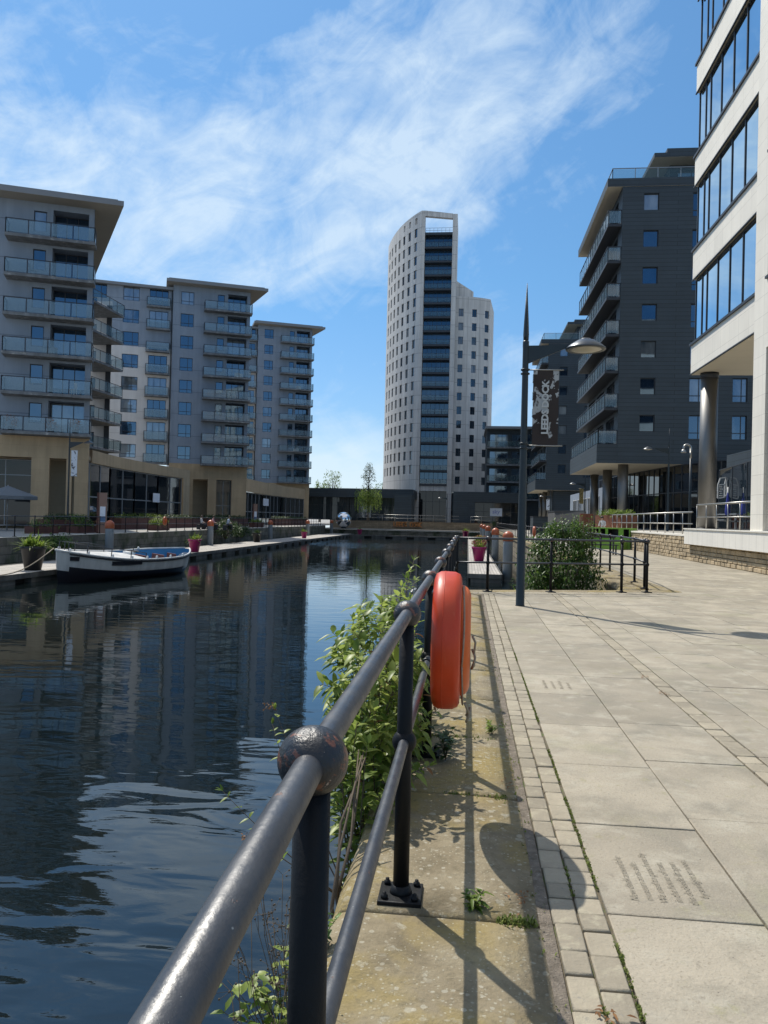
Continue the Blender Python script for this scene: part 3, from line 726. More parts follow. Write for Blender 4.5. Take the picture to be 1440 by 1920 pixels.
def weed(name, label, base, n, h, ll, lw, spread, dry=0, mat='leaf_yel', dirx=0):
    t = thing(name, label, 'weed', base); a, c, d = MB(), MB(), MB()
    for k in range(n):
        tip = Vector((rnd(-spread,spread)+dirx*rnd(.3,1), rnd(-spread,spread), h*rnd(.5,1))); ctrl = Vector((tip.x*.3, tip.y*.3, tip.z*.6))
        pts = [ctrl*2*q*(1-q)+tip*q*q for q in (0,.25,.5,.75,1)]; c.tube(pts, [.002,.002,.0017,.0013,.001], 4)
        for j in range(random.randint(7,12)):
            q = rnd(.12,1); leaf(a, ctrl*2*q*(1-q)+tip*q*q, rdir(-.1,.8), ll*rnd(.6,1.2), lw*rnd(.7,1.2), 0, .3, .3)
    for k in range(dry):
        tip = Vector((rnd(-spread,spread)+dirx*rnd(.4,1.2), rnd(-spread,spread)*1.3, h*rnd(.8,1.75))); prev = Vector((0,0,0)); pts = [prev]
        for j in range(1,5): pts.append(tip*(j/4)+Vector((rnd(-.012,.012),rnd(-.012,.012),0)))
        d.tube(pts, .0011, 4)
        for j in range(9):
            s0 = pts[random.randint(2,4)]; e = s0+rdir(-.1,1)*rnd(.02,.06); d.tube([s0,e], .0007, 3); d.ball(e, .0035, 5, 4)
    a.build('leaves', M[mat], t); c.build('stems', M['stem'], t)
    if dry: d.build('dry_stalks', M['stem'], t)
    return t
random.seed(5)
weed('wall_weed', 'leafy weed with dry seed stalks on the basin wall under the near rail', (-.50,2.32,-.30), 30, .42, .06, .013, .13, 22, 'leaf_bright', -.10)
weed('wall_weed', 'low green weed hanging at the bottom edge of the coping', (-.50,2.02,-.32), 26, .40, .06, .013, .10, 6, 'leaf_bright', -.08)
weed('wall_weed', 'small pale weed on the coping edge just behind the second railing post', (-.47,2.62,-.02), 8, .15, .045, .010, .07, 0, 'leaf', -.03)
weed('coping_sprout', 'small bright green sprout in the coping joint beside the railing shadow', (.055,2.93,.0), 7, .075, .05, .008, .045)
weed('coping_sprout', 'tiny sprout at the foot of the setts ahead of the lifebuoy shadow', (.20,5.35,.0), 5, .10, .05, .009, .05)
weed('coping_sprout', 'dark leafy tuft against the third railing post', (-.10,4.70,.0), 7, .26, .075, .014, .12, 0, 'leaf_dark')
# moss and grass in the joints
random.seed(8); b = MB()
def blades(x, y, z, n, h, sp):
    for k in range(n):
        p = Vector((x+random.gauss(0,sp), y+random.gauss(0,sp*2), z)); a = rnd(0,6.28); w = rnd(.0015,.004)*1.6; hh_ = h*rnd(.4,1.2)
        e = p+Vector((math.cos(a)*hh_*.7, math.sin(a)*hh_*.7, hh_)); s_ = Vector((-math.sin(a),math.cos(a),0))*w
        b.face([p-s_,p+s_,(p+e)/2+s_*.8+Vector((0,0,hh_*.15)),e]); b.face([p-s_,(p+e)/2+s_*.8+Vector((0,0,hh_*.15)),(p+e)/2-s_*.8+Vector((0,0,hh_*.15)),e])
y = 1.7
while y < 9:
    if math.sin(y*2.1)+math.sin(y*5.3+1) > -.5:
        blades(.552, y, -.006, random.randint(8,20), .009, .005)
    if y < 3.4 and math.sin(y*4.0) > -.2: blades(.447, y, -.006, random.randint(5,14), .012, .004)
    y += rnd(.02,.06)
for k in range(60): blades(rnd(.14,.28), 2.86+random.gauss(0,.012), 0, 4, .016, .006)
for k in range(40): blades(rnd(-.1,.25), 4.14+random.gauss(0,.012), 0, 3, .014, .008)
for k in range(50): blades(rnd(-.3,.2), 5.22+random.gauss(0,.02), 0, 3, .018, .01)
for k in range(70): blades(.30+rnd(-.02,.03), rnd(1.8,9), -.004, 2, .012, .006)
o = b.build('joint_moss', M['moss']); tag(o, 'moss and fine grass growing in the joints of the setts', 'moss', kind='stuff')
random.seed(9); b = MB()
for cx_, cy_, n_ in ((.24,3.05,18),(.27,4.35,14),(.447,2.35,14),(1.72,6.9,20),(1.72,7.6,18),(.05,6.2,4)):
    for k in range(n_): leaf(b, Vector((cx_+random.gauss(0,.022), cy_+random.gauss(0,.06), .012)), rdir(-.1,.3), rnd(.012,.035), rnd(.003,.006))
o = b.build('dead_leaves', M['dry']); tag(o, 'scattered reddish brown dead leaf scraps on the paving joints', 'leaf litter', kind='stuff')
# ------------------------------------------------------------------ building toolkit
def straight(u, d, z): return Vector((u, d, z))
def wall_grid(b, f, u0, u1, z0, z1, holes, m=0, mr=None, step=None, back=False):
    """wall face from u0..u1, z0..z1 with rectangular openings (a,b,c,d,depth) and their reveals"""
    us = sorted({u0, u1} | {h[i] for h in holes for i in (0,1) if u0 < h[i] < u1}); zs = sorted({z0, z1} | {h[i] for h in holes for i in (2,3) if z0 < h[i] < z1})
    if step:
        n = int((u1-u0)/step)+1; us = sorted(set(us) | {u0+(u1-u0)*k/n for k in range(n+1)})
        us = [u for i, u in enumerate(us) if i == 0 or u-us[i-1] > 1e-4 or u in (u0,u1)]
    mr = m if mr is None else mr
    for i in range(len(us)-1):
        run = None
        for j in range(len(zs)-1):
            cu, cz = (us[i]+us[i+1])/2, (zs[j]+zs[j+1])/2
            if any(h[0] < cu < h[1] and h[2] < cz < h[3] for h in holes): continue
            a, c, zl, zh = us[i], us[i+1], zs[j], zs[j+1]
            b.face([f(a,0,zl), f(c,0,zl), f(c,0,zh), f(a,0,zh)], m, uv=[(a,zl),(c,zl),(c,zh),(a,zh)])
    for a, c, zl, zh, dp in holes:
        b.face([f(a,0,zl), f(a,dp,zl), f(c,dp,zl), f(c,0,zl)], mr); b.face([f(a,dp,zh), f(a,0,zh), f(c,0,zh), f(c,dp,zh)], mr)
        b.face([f(a,dp,zl), f(a,0,zl), f(a,0,zh), f(a,dp,zh)], mr); b.face([f(c,0,zl), f(c,dp,zl), f(c,dp,zh), f(c,0,zh)], mr)
        if back: b.face([f(a,dp,zl), f(c,dp,zl), f(c,dp,zh), f(a,dp,zh)], mr)
WC = {}
def window(parent, f, h, style='casement', mf=None, mg=None, name='window', inset=.0):
    a, c, zl, zh, dp = h; w, hh = (f(c,dp,zl)-f(a,dp,zl)).length, zh-zl
    mf = mf or M['dark_metal']; mg = mg or M['win']
    key = (round(w,2), round(hh,2), style, mf.name, mg.name, name)
    if key not in WC:
        b = MB(); t = .06 if w > .7 else .045
        b.box(0,t,-.06,0,0,hh); b.box(w-t,w,-.06,0,0,hh); b.box(t,w-t,-.06,0,0,t); b.box(t,w-t,-.06,0,hh-t,hh)
        if style == 'casement':
            x = w*.60; b.box(x,x+t,-.055,0,t,hh-t); b.box(t,x,-.055,0,hh*.26,hh*.26+t); b.box(x+t,w-t,-.055,0,hh*.26,hh*.26+t)
        elif style.startswith('m'):
            k = int(style[1:])
            for i in range(1,k): b.box(w*i/k-t/2,w*i/k+t/2,-.055,0,t,hh-t)
        elif style == 'two': b.box(w*.55,w*.55+t,-.055,0,t,hh-t)
        fm = b.mesh(name, [mf]); b = MB(); b.box(t*.5,w-t*.5,-.02,.01,t*.5,hh-t*.5); WC[key] = (fm, b.mesh('pane', [mg]))
    fm, gm = WC[key]; t0 = f(a,dp-inset,zl); t1 = f(c,dp-inset,zl); rz = math.atan2(t1.y-t0.y, t1.x-t0.x)
    o = put(name, fm, parent, t0, rz); put('pane', gm, o); return o
def balcony(parent, poly, rail_pts, z, th=.22, bay=1.45, hh=1.08, mslab=None, mglass=None, rail_m=None, name='balcony'):
    """slab with glass balustrade along rail_pts, origin at its floor level"""
    mslab = mslab or M['slab_edge']; mglass = mglass or M['bal_glass']; rail_m = rail_m or M['dark_metal']
    b = MB(); b.prism(poly, -th, 0); sm = b.mesh(name, [mslab])
    fr, gl = MB(), MB()
    for p, q in zip(rail_pts, rail_pts[1:]):
        p, q = Vector((*p,0)), Vector((*q,0)); n = max(1, round((q-p).length/bay))
        for i in range(n):
            a, c = p.lerp(q, i/n), p.lerp(q, (i+1)/n)
            fr.beam(a+Vector((0,0,-.12)), a+Vector((0,0,hh)), .05, .05)
            g = (c-a).normalized()*.05; s_ = Vector((-g.y, g.x, 0)).normalized()*.006
            a2, c2 = a+g, c-g
            gl.idx([a2-s_+Vector((0,0,.08)), c2-s_+Vector((0,0,.08)), c2-s_+Vector((0,0,hh-.06)), a2-s_+Vector((0,0,hh-.06))], [(0,1,2,3)])
        fr.beam(q+Vector((0,0,-.12)), q+Vector((0,0,hh)), .05, .05)
        fr.beam(p+Vector((0,0,hh)), q+Vector((0,0,hh)), .06, .05)
    fm = fr.mesh('balustrade', [rail_m]); gm = gl.mesh('glass_panels', [mglass])
    def make(zz, dx=0, dy=0):
        o = put(name, sm, parent, (dx,dy,zz)); put('balustrade', fm, o); put('glass_panels', gm, o); return o
    if isinstance(z, (list, tuple)): return [make(k) for k in z]
    return make(z)
def curtain(parent, pts, z0, z1, bay=1.5, trans=(), mf=None, mg=None, t=.07, name='glazing'):
    """mullioned glass wall along a polyline"""
    mf = mf or M['grey_metal']; mg = mg or M['shop']; fr, gl = MB(), MB()
    for p, q in zip(pts, pts[1:]):
        p, q = Vector((*p,0)), Vector((*q,0)); n = max(1, round((q-p).length/bay))
        for i in range(n+1):
            a = p.lerp(q, i/n); fr.beam(a+Vector((0,0,z0)), a+Vector((0,0,z1)), t, t)
        for zz in (z0+t/2, z1-t/2, *trans): fr.beam(p+Vector((0,0,zz)), q+Vector((0,0,zz)), t*.9, t*.9)
        gl.face([p+Vector((0,0,z0)), q+Vector((0,0,z0)), q+Vector((0,0,z1)), p+Vector((0,0,z1))])
    o = fr.build(name, mf, parent); gl.build('pane', mg, o); return o

# ------------------------------------------------------------------ left apartment blocks
RZ = math.atan2(.39, .92)
def left_block(corner, n, ztop, zbase, zroof, Lm, Ll, label, clutter=()):
    t = thing('apartment_block', label, 'building', (corner[0], corner[1], 0), RZ)
    zs = [ztop-2.9*k for k in range(n)]; D = 20
    holes = []; lo, sw, cw = [], [], []
    for z in zs:
        lo.append((-2.95,-.42,z+.02,z+2.5,1.25)); sw.append((-4.30,-3.40,z+.75,z+2.3,.16)); cw.append((-9.0,-7.35,z+.55,z+2.25,.16))
    holes = lo+sw+cw
    if Lm > 14:
        xw = [(-13.4,-11.7,z+.55,z+2.25,.16) for z in zs]; holes += xw; cw += xw
    zw0 = zs[-1]-.3
    b = MB(); wall_grid(b, straight, -Lm, 0, zw0, zroof, holes)
    b.face([(0,0,zw0),(-.11*D,D,zw0),(-.11*D,D,zroof),(0,0,zroof)], 1); b.face([(-Lm,.0,zw0),(-Lm,0,zroof),(-Lm,D,zroof),(-Lm,D,zw0)], 1)
    b.face([(-.11*D,D,zw0),(-Lm,D,zw0),(-Lm,D,zroof),(-.11*D,D,zroof)], 1)
    b.build('wall', [M['grey_render'], M['side_render']], t)
    for h in lo:
        window(t, straight, h, 'm3', name='balcony_door')
    for h in sw: window(t, straight, h, 'fixed')
    for h in cw: window(t, straight, h, 'casement')
    balcony(t, [(-6.05,-1.35),(.18,-1.35),(.18,-.002),(-6.05,-.002)], [(-6.0,-.03),(-6.0,-1.3),(.13,-1.3),(.13,-.03)], zs)
    if Ll:
        zr2 = zroof-.75; dd = .45; f2 = lambda u, d, z: Vector((u, dd+d, z))
        ju, w2 = [], []
        for z in zs:
            ju.append((-12.95,-10.6,z+.02,z+2.35,.14)); w2.append((-16.2,-14.2,z+.5,z+2.25,.16))
            if Ll > 9: w2.append((-20.0,-18.2,z+.5,z+2.25,.16))
        zsplit = zs[2]+.4
        hh = ju+w2
        b = MB()
        wall_grid(b, f2, -Lm-Ll, -Lm, zsplit, zr2, [h for h in hh if h[2] > zsplit], 0)
        wall_grid(b, f2, -Lm-Ll, -Lm, zw0, zsplit, [h for h in hh if h[2] < zsplit], 1)
        b.build('wing_wall', [M['grey_render'], M['pale_render']], t)
        for h in ju: window(t, f2, h, 'm3', name='balcony_door')
        for h in w2: window(t, f2, h, 'casement')
        balcony(t, [(-13.3,-.35),(-10.3,-.35),(-10.3,dd-.002),(-13.3,dd-.002)], [(-13.25,dd-.05),(-13.25,-.3),(-10.35,-.3),(-10.35,dd-.05)], zs, bay=3)
        b = MB(); b.beam((-Lm+.12-.25,dd-.1,zw0),(-Lm+.12-.25,dd-.1,zr2),.12,.12); b.build('downpipe', M['dark_metal'], t)
        b = MB(); b.prism([(-Lm-Ll,dd-.6),(-Lm-.002,dd-.6),(-Lm-.002,D),(-Lm-Ll,D)], zr2, zr2+.35); b.build('wing_roof', M['roof'], t)
    b = MB()
    pr = [(-Lm-.9,-1.5),(2.15,-1.5),(-.11*D+.6,D),(-Lm-.9,D)]
    b.prism(pr, zroof, zroof+.38, 0, 0, 1)
    ins = [(-Lm-.6,-1.2),(1.7,-1.2),(-.11*D,D-.3),(-Lm-.6,D-.3)]; b.prism(ins, zroof+.38, zroof+.55, 0)
    b.build('roof', [M['roof'], M['soffit']], t)
    return t, zs

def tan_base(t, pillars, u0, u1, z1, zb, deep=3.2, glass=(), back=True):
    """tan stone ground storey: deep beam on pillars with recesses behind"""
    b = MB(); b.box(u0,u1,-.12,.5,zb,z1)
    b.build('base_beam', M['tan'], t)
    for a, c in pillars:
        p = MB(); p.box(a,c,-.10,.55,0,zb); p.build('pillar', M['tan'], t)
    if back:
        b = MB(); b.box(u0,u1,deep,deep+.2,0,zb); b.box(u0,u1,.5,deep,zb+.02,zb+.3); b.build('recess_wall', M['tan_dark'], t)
    for a, c in glass: curtain(t, [(a,1.2),(c,1.2)], .3, zb, 1.3, (2.6,), M['grey_metal'])

A, zsA = left_block((-29.1,56.2), 6, 21.75, 6.2, 24.7, 12, 0, 'nearest grey apartment block with deep overhanging roof and six glazed balconies, on the left')
tan_base(A, [(-.95,.0),(-1.55,-1.15),(-4.0,-2.75),(-9.5,-8.3)], -12, 0.02, 7.0, 5.4, 2.2)
curtain(A, [(-11.5,1.6),(-4.2,1.6)], .2, 5.3, 1.8, (2.7,4.1), M['grey_metal'])
b = MB(); b.box(-.5,-.3,1.9,2.15,0,5.4); b.build('drainpipe', M['dark_metal'], A)
# rear return of block A with its splayed balconies (world coordinates expressed through a helper empty-free transform)
def wl(o, x, y):
    v = Matrix.Rotation(-RZ, 3, 'Z') @ Vector((x-o.location.x, y-o.location.y, 0)); return (v.x, v.y)
def fA(u, d, z):
    x, y = wl(A, -48.4+u, 78.3+d+.02*u); return Vector((x, y, z))
hs = [(5.9,8.3,z+.1,z+2.3,.15) for z in [s+.4 for s in zsA]]
b = MB(); wall_grid(b, fA, 0, 10.0, 6.2, 24.0, hs); b.face([fA(10,0,6.2), fA(6.5,6,6.2), fA(6.5,6,24), fA(10,0,24)])
b.build('return_wall', M['pale_render'], A)
for h in hs: window(A, fA, h, 'm2')
b = MB(); p = fA(9.75,-.12,0); b.beam((p.x,p.y,5.5),(p.x,p.y,23.5),.5,.3); b.build('downpipe', M['dark_metal'], A)
P3 = [wl(A,-37.3,72.2), wl(A,-37.0,78.4), wl(A,-40.4,78.35)]
balcony(A, P3, [P3[0], P3[1], wl(A,-38.3,78.4)], [s+.65 for s in zsA], bay=1.6, mglass=M['clear_sheet'])

B, zsB = left_block((-29.7,100.4), 8, 28.3, 7.4, 31.3, 10.0, 14, 'middle grey apartment block of eight glazed-balcony floors with a lower pale left wing')
tan_base(B, [(-1.9,.05),(-5.0,-3.9),(-8.3,-6.9),(-10.0,-9.3)], -10, .07, 8.0, 6.0, 2.6, [(-3.9,-1.9)])
C, zsC = left_block((-30,142.6), 10, 33.8, 7.7, 36.7, 10.2, 5, 'farthest grey apartment block with ten glazed-balcony floors, beside the glass pavilion')
tan_base(C, [(-1.3,.05),(-4.6,-3.6),(-10.2,-8.4)], -10.2, .07, 7.5, 5.6, 2.6, [(-3.6,-1.3)])
# curved glass-fronted base joining blocks A and B
t = thing('glass_fronted_shops', 'low curved tan shop building with a glass front between the two nearest apartment blocks', 'building', (-31.1,69.4,0))
pts = [(-29.6,60.6),(-30.5,66),(-31.0,72),(-31.2,78),(-31.1,84.2)]; lp = [(x+31,y-72) for x, y in pts]
b = MB()
for p, q in zip(lp, lp[1:]):
    v = [(p[0],p[1],5.3),(q[0],q[1],5.3),(q[0],q[1],6.3),(p[0],p[1],6.3)]; b.face(v)
    b.face([(p[0]-14,p[1],6.3),(p[0],p[1],6.3),(q[0],q[1],6.3),(q[0]-14,q[1],6.3)]); b.face([(p[0],p[1],5.3),(p[0]-.5,p[1],5.3),(q[0]-.5,q[1],5.3),(q[0],q[1],5.3)])
e = lp[-1]; b.face([(e[0],e[1],0),(e[0]-.1,e[1]+2.2,0),(e[0]-.1,e[1]+2.2,6.3),(e[0],e[1],6.3)]); b.face([(e[0]-.1,e[1]+2.2,0),(e[0]-6,e[1]+16,0),(e[0]-6,e[1]+16,7.2),(e[0]-.1,e[1]+2.2,6.3)])
b.build('fascia_wall', M['tan'], t)
curtain(t, [(x-.25,y) for x, y in lp], .25, 5.3, 2.6, (2.6,), M['grey_metal'], t=.12, name='shopfront')
b = MB(); b.box(.27-.55,.30,8.0,11.2-.9,1.2,2.7); 
for yy, zz, w_ in ((4.2,2.5,1.6),(-2.0,2.7,1.4)):
    s_ = MB(); x_ = -.06-.1; s_.box(x_,x_+.05,yy,yy+w_,zz,zz+.9); s_.build('window_notice', M['sage'] if yy > 0 else M['black'], t)
# link shops between B and C
t = thing('glass_fronted_shops', 'low tan and glass shop front between the two farther apartment blocks', 'building', (-30.2,103.4,0))
lp = [(.2,-2.0),(-.5,10),(-.6,22),(.2,36)]
b = MB()
for p, q in zip(lp, lp[1:]):
    b.face([(p[0],p[1],4.6),(q[0],q[1],4.6),(q[0],q[1],6.4),(p[0],p[1],6.4)]); b.face([(p[0]-12,p[1],6.4),(p[0],p[1],6.4),(q[0],q[1],6.4),(q[0]-12,q[1],6.4)])
b.build('fascia_wall', M['tan'], t)
curtain(t, [(x-.25,y) for x, y in lp], .25, 4.6, 2.6, (1.9,), M['grey_metal'], t=.12, name='shopfront')
s_ = MB(); s_.box(-.74,-.7,10.5,13.6,2.9,4.0); s_.build('window_notice', M['sage'], t)

# ------------------------------------------------------------------ glass pavilion
t = thing('glass_pavilion', 'low dark flat-roofed glass pavilion behind the weeping tree', 'pavilion', (-20,149.6,.87))
b = MB(); b.prism([(-13.5,-.5),(-3,-2.2),(9.5,-2.4),(9.5,14),(-13.5,14)], 4.5, 6.2); b.build('roof_fascia', M['black_clad'], t)
curtain(t, [(-13.2,.4),(-3,-1.2),(9,-1.4)], 0, 4.5, 1.25, (2.9,), M['dark_metal'], M['shop'])
b = MB(); b.face([(-1.2,-1.46,.6),(1.3,-1.49,.6),(1.3,-1.49,4.2),(-1.2,-1.46,4.2)]); b.build('door_pane', M['win_clear'], t)
b = MB(); b.prism([(6.4,-8),(9.6,-8.5),(9.8,-3),(6.6,-2.6)], 0, 5.0); b.build('entrance_box', M['black_clad'], t)

# ------------------------------------------------------------------ white tower
T0 = 158.0
t = thing('apartment_tower', 'tall slender white tower with a curved left side and an open frame at its top', 'tower', (-7.2,T0,.87)); TX, TY = t.location.x, t.location.y
def bez(p0, p1, p2, n=60):
    pts = [Vector(p0)*(1-s_)**2+Vector(p1)*2*s_*(1-s_)+Vector(p2)*s_*s_ for s_ in [k/n for k in range(n+1)]]
    acc = [0]
    for a, c in zip(pts, pts[1:]): acc.append(acc[-1]+(c-a).length)
    return pts, acc
def curve_f(pts, acc):
    def f(u, d, z):
        u = min(max(u, 0), acc[-1]-1e-6); i = max(k for k in range(len(acc)-1) if acc[k] <= u); s_ = (u-acc[i])/(acc[i+1]-acc[i])
        p = pts[i].lerp(pts[i+1], s_); tg = (pts[min(i+1,len(pts)-1)]-pts[max(i-1,0)]).normalized(); nrm = Vector((-tg.y, tg.x))
        return Vector((p.x+nrm.x*d, p.y+nrm.y*d, z))
    return f
# curved side runs from its far left end to the front corner, so that depth points inwards
pl, al = bez((-19.6-TX,175.5-TY),(-16.9-TX,165.0-TY),(-10.9-TX,0)); fL = curve_f(pl, al); LL = al[-1]
ztopT = 64.3; zr = [59.9-2.9*k for k in range(18)]
us = [LL-1.95-2.55*k for k in range(7)]
hl = []
for j, z in enumerate(zr):
    for k, u in enumerate(us): hl.append((u-.52,u+.52,z-.65,z+1.2,.22))
top = [(u-.4,u+.4,62.0,63.3,.6) for u in us[:3]]
b = MB()
def ztop_at(u): return ztopT - 1.2*(1-u/LL)**1.3
n_ = 24
wall_grid(b, fL, 0, LL, 6.7, 61.4, hl, step=.6)
uu = [LL*k/n_ for k in range(n_+1)]
uu = sorted(set(uu) | {h[i] for h in top for i in (0,1)})
for a, c in zip(uu, uu[1:]):
    cu = (a+c)/2; hit = [h for h in top if h[0] < cu < h[1]]
    for zl, zh1, zh2 in (((61.4,62.0,62.0),(63.3,ztop_at(a),ztop_at(c))) if hit else ((61.4,ztop_at(a),ztop_at(c)),)):
        for dd, fl in ((0,0),(.6,1)):
            v = [fL(a,dd,zl), fL(c,dd,zl), fL(c,dd,zh2), fL(a,dd,zh1)]; b.face(v if not fl else v[::-1], uv=[(a,zl),(c,zl),(c,zh2),(a,zh1)])
    b.face([fL(a,0,ztop_at(a)), fL(c,0,ztop_at(c)), fL(c,.6,ztop_at(c)), fL(a,.6,ztop_at(a))])
for a, c, zl, zh, dp in top:
    for (p, q) in ((a,a),(c,c)): b.face([fL(p,0,zl), fL(p,dp,zl), fL(p,dp,zh), fL(p,0,zh)])
    b.face([fL(a,0,zl), fL(a,dp,zl), fL(c,dp,zl), fL(c,0,zl)])
b.build('curved_wall', M['tower'], t)
# base of the curved side on pillars
b = MB(); wall_grid(b, fL, 0, LL, 0, 6.7, [(LL-3.9,LL-1.6,0,5.0,.8),(LL-8.6,LL-4.4,0,5.0,.8)], step=.6); b.build('base_wall', M['tower'], t)
for a, c in ((LL-3.9,LL-1.6),(LL-8.6,LL-4.4)):
    p, q = fL(a,.6,0), fL(c,.6,0); curtain(t, [(p.x,p.y),(q.x,q.y)], 0, 5.0, 1.1, (3.2,), M['dark_metal'], M['shop'], name='lobby_glazing')
# front bay
x0, x1 = -10.9-TX, -3.5-TX
b = MB(); b.box(x0,x0+.75,0,1.6,0,ztopT); b.build('pilaster', M['tower'], t)
b = MB(); b.box(x1-.95,x1,0,9.0,0,ztopT-.8); b.build('pilaster', M['tower'], t)
b = MB(); b.idx([(x0+.75,0,ztopT-1.1),(x1-.95,0,ztopT-1.7),(x1-.95,.9,ztopT-1.7),(x0+.75,.9,ztopT-1.1),(x0+.75,0,ztopT),(x1-.95,0,ztopT-.72),(x1-.95,.9,ztopT-.72),(x0+.75,.9,ztopT)], [(3,2,1,0),(4,5,6,7),(0,1,5,4),(1,2,6,5),(2,3,7,6),(3,0,4,7)]); b.build('top_beam', M['tower'], t)
b = MB(); b.box(x0+.75,x1-.95,.1,9,59.3,59.8); b.build('roof_deck', M['black_clad'], t)
b = MB()
for k in range(7): xx = x0+.9+k*.82; b.beam((xx,.4,59.8),(xx,.4,60.8),.05,.05)
for zz in (60.3,60.8): b.beam((x0+.9,.4,zz),(x1-1.0,.4,zz),.06,.06)
b.build('roof_rail', M['steel'], t)
zf = [56.8-2.88*k for k in range(18)]
b = MB()
for z in zf+[zf[-1]-2.9+0]: pass
fl = balcony(t, [(x0+.76,.05),(x1-.96,.05),(x1-.96,1.8),(x0+.76,1.8)], [(x0+.8,.12),(x1-1.0,.12)], zf, th=.38, bay=1.45, hh=1.0, mslab=M['dark_metal'], mglass=M['clear_sheet'])
for z in zf:
    h = (x0+.76,x1-.96,z+.02,z+2.5,1.5); window(t, straight, h, 'm6', mf=M['dark_metal'], mg=M['win_bay'], name='balcony_door')
b = MB(); b.box(x0+.75,x1-.95,.3,1.7,6.4,57.3-17*2.9); b.build('base_beam', M['tower'], t)
curtain(t, [(x0+.75,.9),(x1-.95,.9)], 0, 6.4, 1.5, (4.2,), M['dark_metal'], M['shop'], name='lobby_glazing')
# right wing
pw, aw = bez((-3.5-TX,1.4),(.6-TX,1.5),(3.7-TX,3.9)); fR = curve_f(pw, aw); LR = aw[-1]
hr = []; zrr = [43.6-2.9*k for k in range(13)]
for z in zrr:
    for u in (1.15,4.0,6.9): hr.append((u-.5,u+.5,z-.85,z+.75,.22))
b = MB(); wall_grid(b, fR, 0, LR, 6.2, 46.9, hr, step=.6); b.face([fR(LR,0,0),fR(LR,0,46.9),fR(LR,0,46.9)+Vector((1.0,10,0)),fR(LR,0,0)+Vector((1.0,10,0))])
b.build('wing_wall', M['tower'], t)
b = MB(); q = fR(LR,0,0)
b.prism([(x1,1.6),(0+x1+3,2.4),(q.x-.1,q.y+.1),(q.x+.8,q.y+9),(x1,18)], 46.2, 46.7)
b.idx([(x1,3,46.9),(x1+3.6,4.2,46.9),(x1+3.6,4.2,48.6),(x1,3,50.6),(x1,9,46.9),(x1+3.6,9,46.9),(x1+3.6,9,48.6),(x1,9,50.6)], [(0,1,2,3),(1,5,6,2),(3,2,6,7),(5,4,7,6),(4,0,3,7)])
b.build('stair_head', M['tower'], t)
b = MB(); b.prism([(x1+.1,2.1),(q.x-.3,q.y-2.2),(q.x,q.y),(q.x+.9,q.y+9),(x1+.1,12)], 0, 6.2); b.build('dark_base', M['black_clad'], t)
# tall body behind: lift core seen through the frame
allw = sorted(hl, key=lambda h: -(h[0])) ; big = hr + [h for h in hl if h[0] > us[2]-.7 and h not in hr][:100-len(hr)]
for h in big: window(t, fL if h in hl else fR, h, 'two' if h[0] not in (us[0]-.52,) else 'fixed', mf=M['dark_metal'], mg=M['win_dark'])
b = MB()
for h in hl:
    if h in big: continue
    a, c, zl, zh, dp = h; b.face([fL(a,dp,zl), fL(c,dp,zl), fL(c,dp,zh), fL(a,dp,zh)], 0)
    e = fL(a+.55,dp-.03,zl); g = fL(a+.55,dp-.03,zh); b.beam(e, g, .06, .06, 1)
o = b.build('small_windows', [M['win_dark'], M['dark_metal']], t); o['kind'] = 'stuff'

# ------------------------------------------------------------------ dark balcony block and low link right of the tower
t = thing('balcony_block', 'dark flat-roofed block of glazed balcony bands just right of the white tower', 'building', (3.2,143,0))
b = MB(); b.box(0,22,0,14,0,18.3); b.build('wall', M['black_clad'], t)
b = MB(); b.prism([(-.4,-1.5),(22,-1.5),(22,14),(-.4,14)], 18.3, 18.75); b.build('roof', M['roof'], t)
zs = [15.0-3.15*k for k in range(4)]
balcony(t, [(-.1,-1.4),(16,-1.4),(16,-.002),(-.1,-.002)], [(0,-.05),(0,-1.35),(15.9,-1.35)], zs, th=.3, bay=1.8, mglass=M['clear_sheet'])
for z in zs:
    for k in range(4): window(t, straight, (.5+4*k,3.9+4*k,z+.05,z+2.4,-.03), 'm3')
t = thing('shop_unit', 'low black shop unit with a white sign at the foot of the dark balcony block', 'building', (0,135,0))
b = MB(); b.box(-2.6,9,0,7.9,4.6,6.4); b.box(-2.6,1.2,.02,7.9,0,4.6); b.box(1.2,9,2,7.9,0,4.6); b.build('wall', M['black_clad'], t)
curtain(t, [(1.2,1.4),(9,1.4)], 0, 4.6, 1.6, (3.0,), M['dark_metal'], M['shop'], name='shopfront')
sg = MB(); sg.box(3.85,5.95,1.15,1.25,2.25,3.65); so_ = sg.build('sign_panel', M['sage'], t)
me = text_mesh('sky', 1.0, .01, bold=.012, align='CENTER'); mt = Matrix.Translation((4.9,1.13,2.72)) @ Matrix.Rotation(R(90), 4, 'X')
merge_text([(me, mt)], 'sign_lettering', surf('violet_lettering', (.33,.36,.62), .5), so_)

